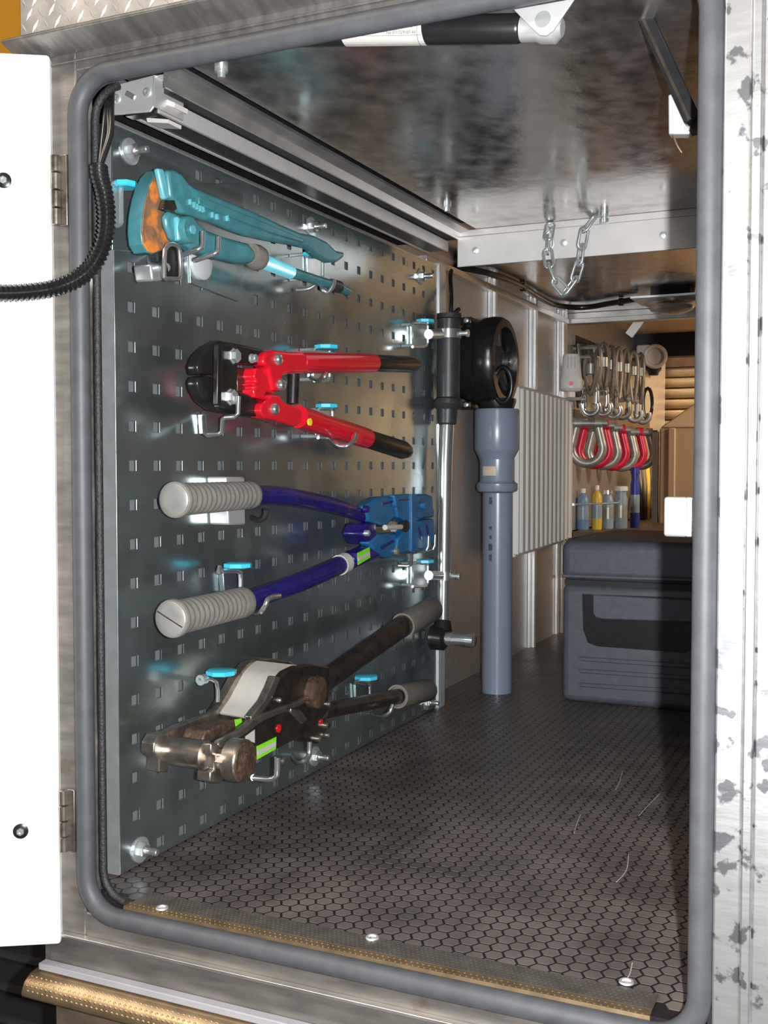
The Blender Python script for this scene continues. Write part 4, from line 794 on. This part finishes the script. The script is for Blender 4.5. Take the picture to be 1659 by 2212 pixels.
sprof = [(0, 0), (-0.006, 0.003), (-0.0095, 0.010), (-0.0095, 0.024), (-0.006, 0.031), (0, 0.034), (0.003, 0.034), (0.003, 0)]
zz = 0.30
while zz < 0.86:
    MB().prism([(-0.06, 3.10 + yy, zz + z_) for yy, z_ in sprof], (1.1, 0, 0)).build('slat', 'slat', t); zz += 0.0365
MB().box((-0.06, 3.106, 0.0), (1.04, 3.112, 0.90)).build('backing', 'header', t)
# work lamp
c = GY(1412, 770, 2.52)
t = thing('work_lamp', c - ZA * 0.05, 'pale grey round work lamp on the dark cross beam', 'lamp')
MB().lathe(c, (0.35, -1, -0.1), [(0, 0.020), (0.010, 0.032), (0.030, 0.036), (0.034, 0.032), (0.034, 0.026), (0.026, 0.022)], 26).build('lamp_head', 'lamp_grey', t)
MB().box((c.x - 0.05, c.y - 0.01, c.z - 0.012), (c.x - 0.01, c.y + 0.05, c.z + 0.035)).build('housing', 'lamp_grey', t, bevel=0.005)
MB().lathe(c - ZA * 0.026, (0, 0, -1), [(0, 0.022), (0.012, 0.024), (0.022, 0.016), (0.03, 0.014)], 20).build('socket', 'black_satin', t)
# crate
pa = GY(1424, 1060, 2.3); 
t = thing('canvas_cover', (0.4, 2.55, 0), 'tall tan canvas covered load with a sloping top', 'cover')
xa = GY(1424, 940, 2.3).x; zt_ = GY(1424, 925, 2.3).z
MB().prism([(xa, 2.3, 0), (0.85, 2.3, 0), (0.85, 2.3, zt_), (xa, 2.3, zt_)], (0, 0.5, 0)).build('side_sheet', 'canvas', t, bevel=0.006)
MB().add([(xa, 2.3, zt_), (0.85, 2.3, zt_), (0.85, 2.8, zt_), (xa, 2.8, zt_), (xa + 0.14, 2.42, zt_ + 0.12), (0.80, 2.42, zt_ + 0.14), (0.80, 2.7, zt_ + 0.14), (xa + 0.14, 2.7, zt_ + 0.12)], [(0, 1, 5, 4), (1, 2, 6, 5), (2, 3, 7, 6), (3, 0, 4, 7), (4, 5, 6, 7), (3, 2, 1, 0)]).build('top_sheet', 'canvas', t, bevel=0.006)
MB().prism([(xa + 0.025, 2.3, 0.1), (xa + 0.045, 2.3, 0.1), (xa + 0.045, 2.3, zt_), (xa + 0.025, 2.3, zt_)], (0, -0.006, 0)).build('fold', 'canvas', t, bevel=0.003)
MB().box((xa - 0.018, 2.296, 0), (xa - 0.004, 2.32, zt_ - 0.01)).build('corner_post', 'grip_brown', t)
# shelf with bottles
sz = 0.236
struct(MB().box((-0.045, 1.81, sz - 0.015), (0.16, 2.9, sz)).box((-0.045, 1.81, 0), (-0.03, 2.9, sz)).box((0.145, 1.83, 0.0), (0.16, 1.86, sz)).build('trim_15', 'shelf_brown', bevel=0.001), 'brown shelf behind the tool case')
SB = 1.93
def bottle(u, vb, vt, r, m, capm, label, yy, name='bottle', nk=0.35):
    p = GY(u, vb, yy); p.z = sz; Hh = GY(u, vt, yy).z - sz
    t = thing(name, p, label, 'bottle' if name == 'bottle' else 'can')
    R = rp(p, r)
    MB().lathe(p, ZA, [(0, R * 0.92), (0.004, R), (Hh * 0.70, R), (Hh * 0.80, R * 0.8), (Hh * 0.86, R * nk), (Hh * 0.9, R * nk)], 22).build('body', m, t)
    MB().lathe(p + ZA * Hh * 0.89, ZA, [(0, R * nk * 1.25), (Hh * 0.1, R * nk * 1.2), (Hh * 0.11, R * nk)], 16).build('cap', capm, t)
    MB().lathe(p + ZA * Hh * 0.25, ZA, [(0, R * 1.01), (Hh * 0.3, R * 1.01)], 22).build('band', 'bottle_grey' if m != 'bottle_grey' else 'shackle_grey', t)
bottle(1259, 1150, 1055, 13, 'bottle_blue', 'lamp_grey', 'dull blue bottle beside the radiator end on the shelf', 1.90)
bottle(1289, 1150, 1048, 11, 'bottle_yellow', 'lamp_grey', 'yellow and brown bottle with pale cap on the shelf', 1.92)
bottle(1313, 1147, 1058, 12, 'bottle_grey', 'chrome', 'grey blue canister next to the yellow bottle', 1.97, 'canister', 0.7)
bottle(1341, 1146, 1050, 14, 'bottle_grey', 'lamp_grey', 'tall grey canister between wire rail and dark blue bottle', 2.0, 'canister', 0.85)
bottle(1371, 1138, 1010, 10, 'deep_blue', 'deep_blue', 'slim dark blue bottle at the end of the shelf row', 2.04, nk=0.8)
o = MB().tube([GY(1243, 1090, 1.86), GY(1300, 1088, 1.86), GY(1335, 1086, 1.86), GY(1338, 1084, 1.90)], 0.0025, 8).box((-0.045, 1.86, GY(1243, 1090, 1.86).z - 0.003), (GY(1243, 1090, 1.86).x, 1.866, GY(1243, 1090, 1.86).z + 0.003)).build('retaining_wire', 'galv'); tag(o, 'thin metal retaining wire in front of the bottles', 'wire')
# hanging rail, slings and shackles
rl_ = thing('hanging_rail', (-0.02, 2.2, 0.60), 'steel peg rail carrying shackles and slings on the far wall', 'rail')
for z_, y0_, y1_ in ((0.70, 1.84, 2.80), (0.52, 1.84, 2.75)):
    MB().box((-0.045, y0_, z_ - 0.012), (-0.036, y1_, z_ + 0.012)).build('bar', 'steel_dark', rl_)
def shackle(u, v, m, label, x=0.018, sz_=1.0):
    p = S(u, v, x); t = thing('shackle', p, label, 'shackle', 'bow shackles hanging on the far wall')
    n0 = Vector((0.0, 1, 0)); r = 0.036 * sz_; pts = []
    e = Vector((0.92, 0.38, 0)).normalized()
    for k in range(17):
        tt = PI * 1.22 * k / 16 + PI * 0.89; pts.append(p + e * r * math.cos(tt) + ZA * r * math.sin(tt))
    pts = [p - e * 0.024 * sz_ + ZA * 0.055 * sz_] + pts + [p + e * 0.024 * sz_ + ZA * 0.055 * sz_]
    MB().tube(spline(pts, 2), 0.0105 * sz_, 12).build('bow', m, t)
    MB().tube([p - e * 0.042 * sz_ + ZA * 0.058 * sz_, p + e * 0.046 * sz_ + ZA * 0.058 * sz_], 0.0085 * sz_, 12).build('pin', 'shackle_grey', t)
    for s_ in (-1, 1): MB().lathe(p + e * 0.024 * s_ * sz_ + ZA * 0.058 * sz_, e, [(-0.008, 0.014), (0.008, 0.014)], 16).build('eye', m, t)
    MB().tube([Vector((-0.045, p.y, p.z + 0.062 * sz_)), p + ZA * 0.066 * sz_ + e * 0.0], 0.004, 8).build('peg', 'galv', t)
for k, (u, v, m, l) in enumerate(((1268, 968, 'shackle_grey', 'grey bow shackle hanging closest to the thermostat knob'), (1284, 972, 'shackle_red', 'red bow shackle hanging closest to the thermostat knob'), (1303, 975, 'shackle_grey', 'grey bow shackle hanging between first and second red ones'),
                                (1322, 978, 'shackle_red', 'red bow shackle hanging in the middle of the row'), (1342, 981, 'shackle_grey', 'grey bow shackle hanging between second and third red ones'), (1362, 980, 'shackle_red', 'red bow shackle hanging closest to the tan canvas load'), (1384, 980, 'shackle_grey', 'grey bow shackle at the row end beside the tan canvas load'))):
    shackle(u, v, m, l)
def hook(u, v0, v1, label, m, x=0.02):
    a = S(u, v0, x); b = S(u, v1, x); t = thing('lifting_hook', b, label, 'hook', 'lifting hooks above the shackles'); e = Vector((0.92, 0.38, 0)).normalized()
    L_ = a.z - b.z; r = 0.018
    pts = [a, a - ZA * L_ * 0.5, b + ZA * 0.03 - e * 0.004]
    for k in range(9):
        tt = PI + PI * 1.15 * k / 8; pts.append(b + ZA * 0.022 + e * (r * 0.9 + r * math.cos(tt)) + ZA * r * math.sin(tt))
    MB().tube(spline(pts, 3), 0.0075, 10).build('hook_body', m, t)
    MB().tube([a + Vector((0, 0.010 * math.cos(k * PI / 6), 0.010 * math.sin(k * PI / 6) + 0.008)) for k in range(12)], 0.0035, 8, True).build('eye', m, t)
    MB().tube([Vector((-0.045, a.y, a.z + 0.008)), a + ZA * 0.010], 0.004, 8).build('peg', 'galv', t)
for u, v0, v1, m, l in ((1260, 870, 900, 'chrome', 'short chrome lifting hook beside the radiator end'), (1288, 845, 900, 'chrome', 'long chrome lifting hook above the first red shackle'), (1310, 852, 905, 'chrome', 'long chrome lifting hook above the second grey shackle'), (1330, 858, 905, 'sling', 'brown steel lifting hook above the middle red shackle'), (1358, 868, 912, 'shackle_grey', 'dull grey lifting hook above the third red shackle'), (1376, 872, 915, 'shackle_grey', 'dull grey lifting hook above the last shackle')):
    hook(u, v0, v1, l, m)
def sling(u, v0, v1, label, m, x=0.012, wd=0.02):
    a = S(u, v0, x); b = S(u, v1, x); t = thing('wire_sling', b, label, 'sling', 'wire slings hanging from the top rail'); e = Vector((0.92, 0.38, 0)).normalized()
    c = (a + b) / 2; Hh = (a.z - b.z) / 2; an = random.uniform(-0.9, 1.5); e = Vector((math.cos(an), math.sin(an), 0)); wd *= random.uniform(0.6, 1.2)
    pts = [c + e * wd * math.sin(2 * PI * k / 20) * (0.7 + 0.3 * math.cos(2 * PI * k / 20)) + ZA * Hh * math.cos(2 * PI * k / 20) for k in range(20)]
    MB().tube(pts, 0.0058, 8, True).build('loop', m, t)
    MB().lathe(c + ZA * Hh * 0.25 - e * 0.0, ZA, [(-0.012, 0.013), (0.012, 0.013)], 12).build('ferrule', 'shackle_grey', t)
    MB().tube([Vector((-0.045, a.y, a.z - 0.006)), a - ZA * 0.006], 0.004, 8).build('peg', 'galv', t)
for k, (u, v0, v1) in enumerate(((1290, 745, 842), (1304, 742, 850), (1320, 748, 855), (1336, 752, 862), (1352, 756, 862), (1368, 760, 870), (1384, 764, 870), (1276, 765, 850))):
    sling(u, v0, v1, 'brown wire sling loop on the top rail, ' + ('second', 'third', 'fourth', 'fifth', 'sixth', 'seventh', 'eighth', 'first')[k] + ' from the thermostat knob', 'sling')
t = thing('cable_bundle', S(1262, 880, -0.03), 'dark bundle of hanging straps behind the thermostat knob', 'straps')
for k in range(4):
    wire([S(1248 + 5 * k, 742, -0.030), S(1250 + 6 * k, 780, -0.029), S(1246 + 6 * k, 830, -0.030), S(1250 + 5 * k, 880, -0.029)], 0.005, 'black_satin' if k % 2 else 'steel_dark', t, 'strap')
t = thing('hanging_ring', S(1400, 880, 0.02), 'black hanging ring beside the roller shutter', 'ring')
c = S(1399, 872, 0.02); MB().tube([c + Vector((0.012 * math.cos(k * PI / 8), 0.005 * math.cos(k * PI / 8), 0.045 * math.sin(k * PI / 8))) for k in range(16)], 0.005, 8, True).build('ring', 'black_plastic', t)
MB().tube([Vector((-0.045, c.y, c.z + 0.042)), c + ZA * 0.042], 0.004, 8).build('peg', 'galv', t)
t = thing('hanging_straps', S(1390, 1130, 0.0), 'dark green and yellow straps hanging beside the dark blue bottle', 'straps')
for k in range(4):
    wire([S(1380 + 9 * k, 1010, -0.035), S(1384 + 8 * k, 1060, -0.01), S(1388 + 5 * k, 1120, 0.0), S(1385 + 5 * k, 1138, 0.0)], 0.008, ('black_satin', 'shelf_brown', 'bottle_yellow', 'black_satin')[k], t, 'strap')
# ================================================================== outside the locker
o = MB().box((-2.2, 0.9, 0.35), (-0.30, 1.0, 2.2)).build('body_panel', 'yellow_paint', None, bevel=0.01); tag(o, 'yellow painted body panel behind the open white door', 'body panel')
t = thing('wheel_arch', (-0.9, 0.6, -0.6), 'dark lower bodywork with ribs below the open white door', 'bodywork')
MB().box((-2.2, 0.45, -0.75), (-0.09, 0.55, 0.30)).build('panel', 'dark_body', t)
for k in range(5): MB().box((-2.2, 0.442, -0.24 - k * 0.05), (-0.09, 0.45, -0.232 - k * 0.05)).build('rib', 'black_satin', t)
struct(MB().box((-6, -5, -0.80), (6, 7, -0.75)).build('floor', 'ground'), 'dark workshop ground')
struct(MB().box((-0.065, 0.02, 0.80), (0.60, 1.80, 0.83)).build('ceiling', 'alu'), 'added unseen sheet over the locker that blocks light')  # added out of view to block light from above
struct(MB().box((-0.20, 0.03, 0.0), (-0.065, 1.8, 0.66)).build('wall_left', 'dark_body'), 'added unseen dark block beside the locker that stops light')  # unseen block added to keep light from behind the panel
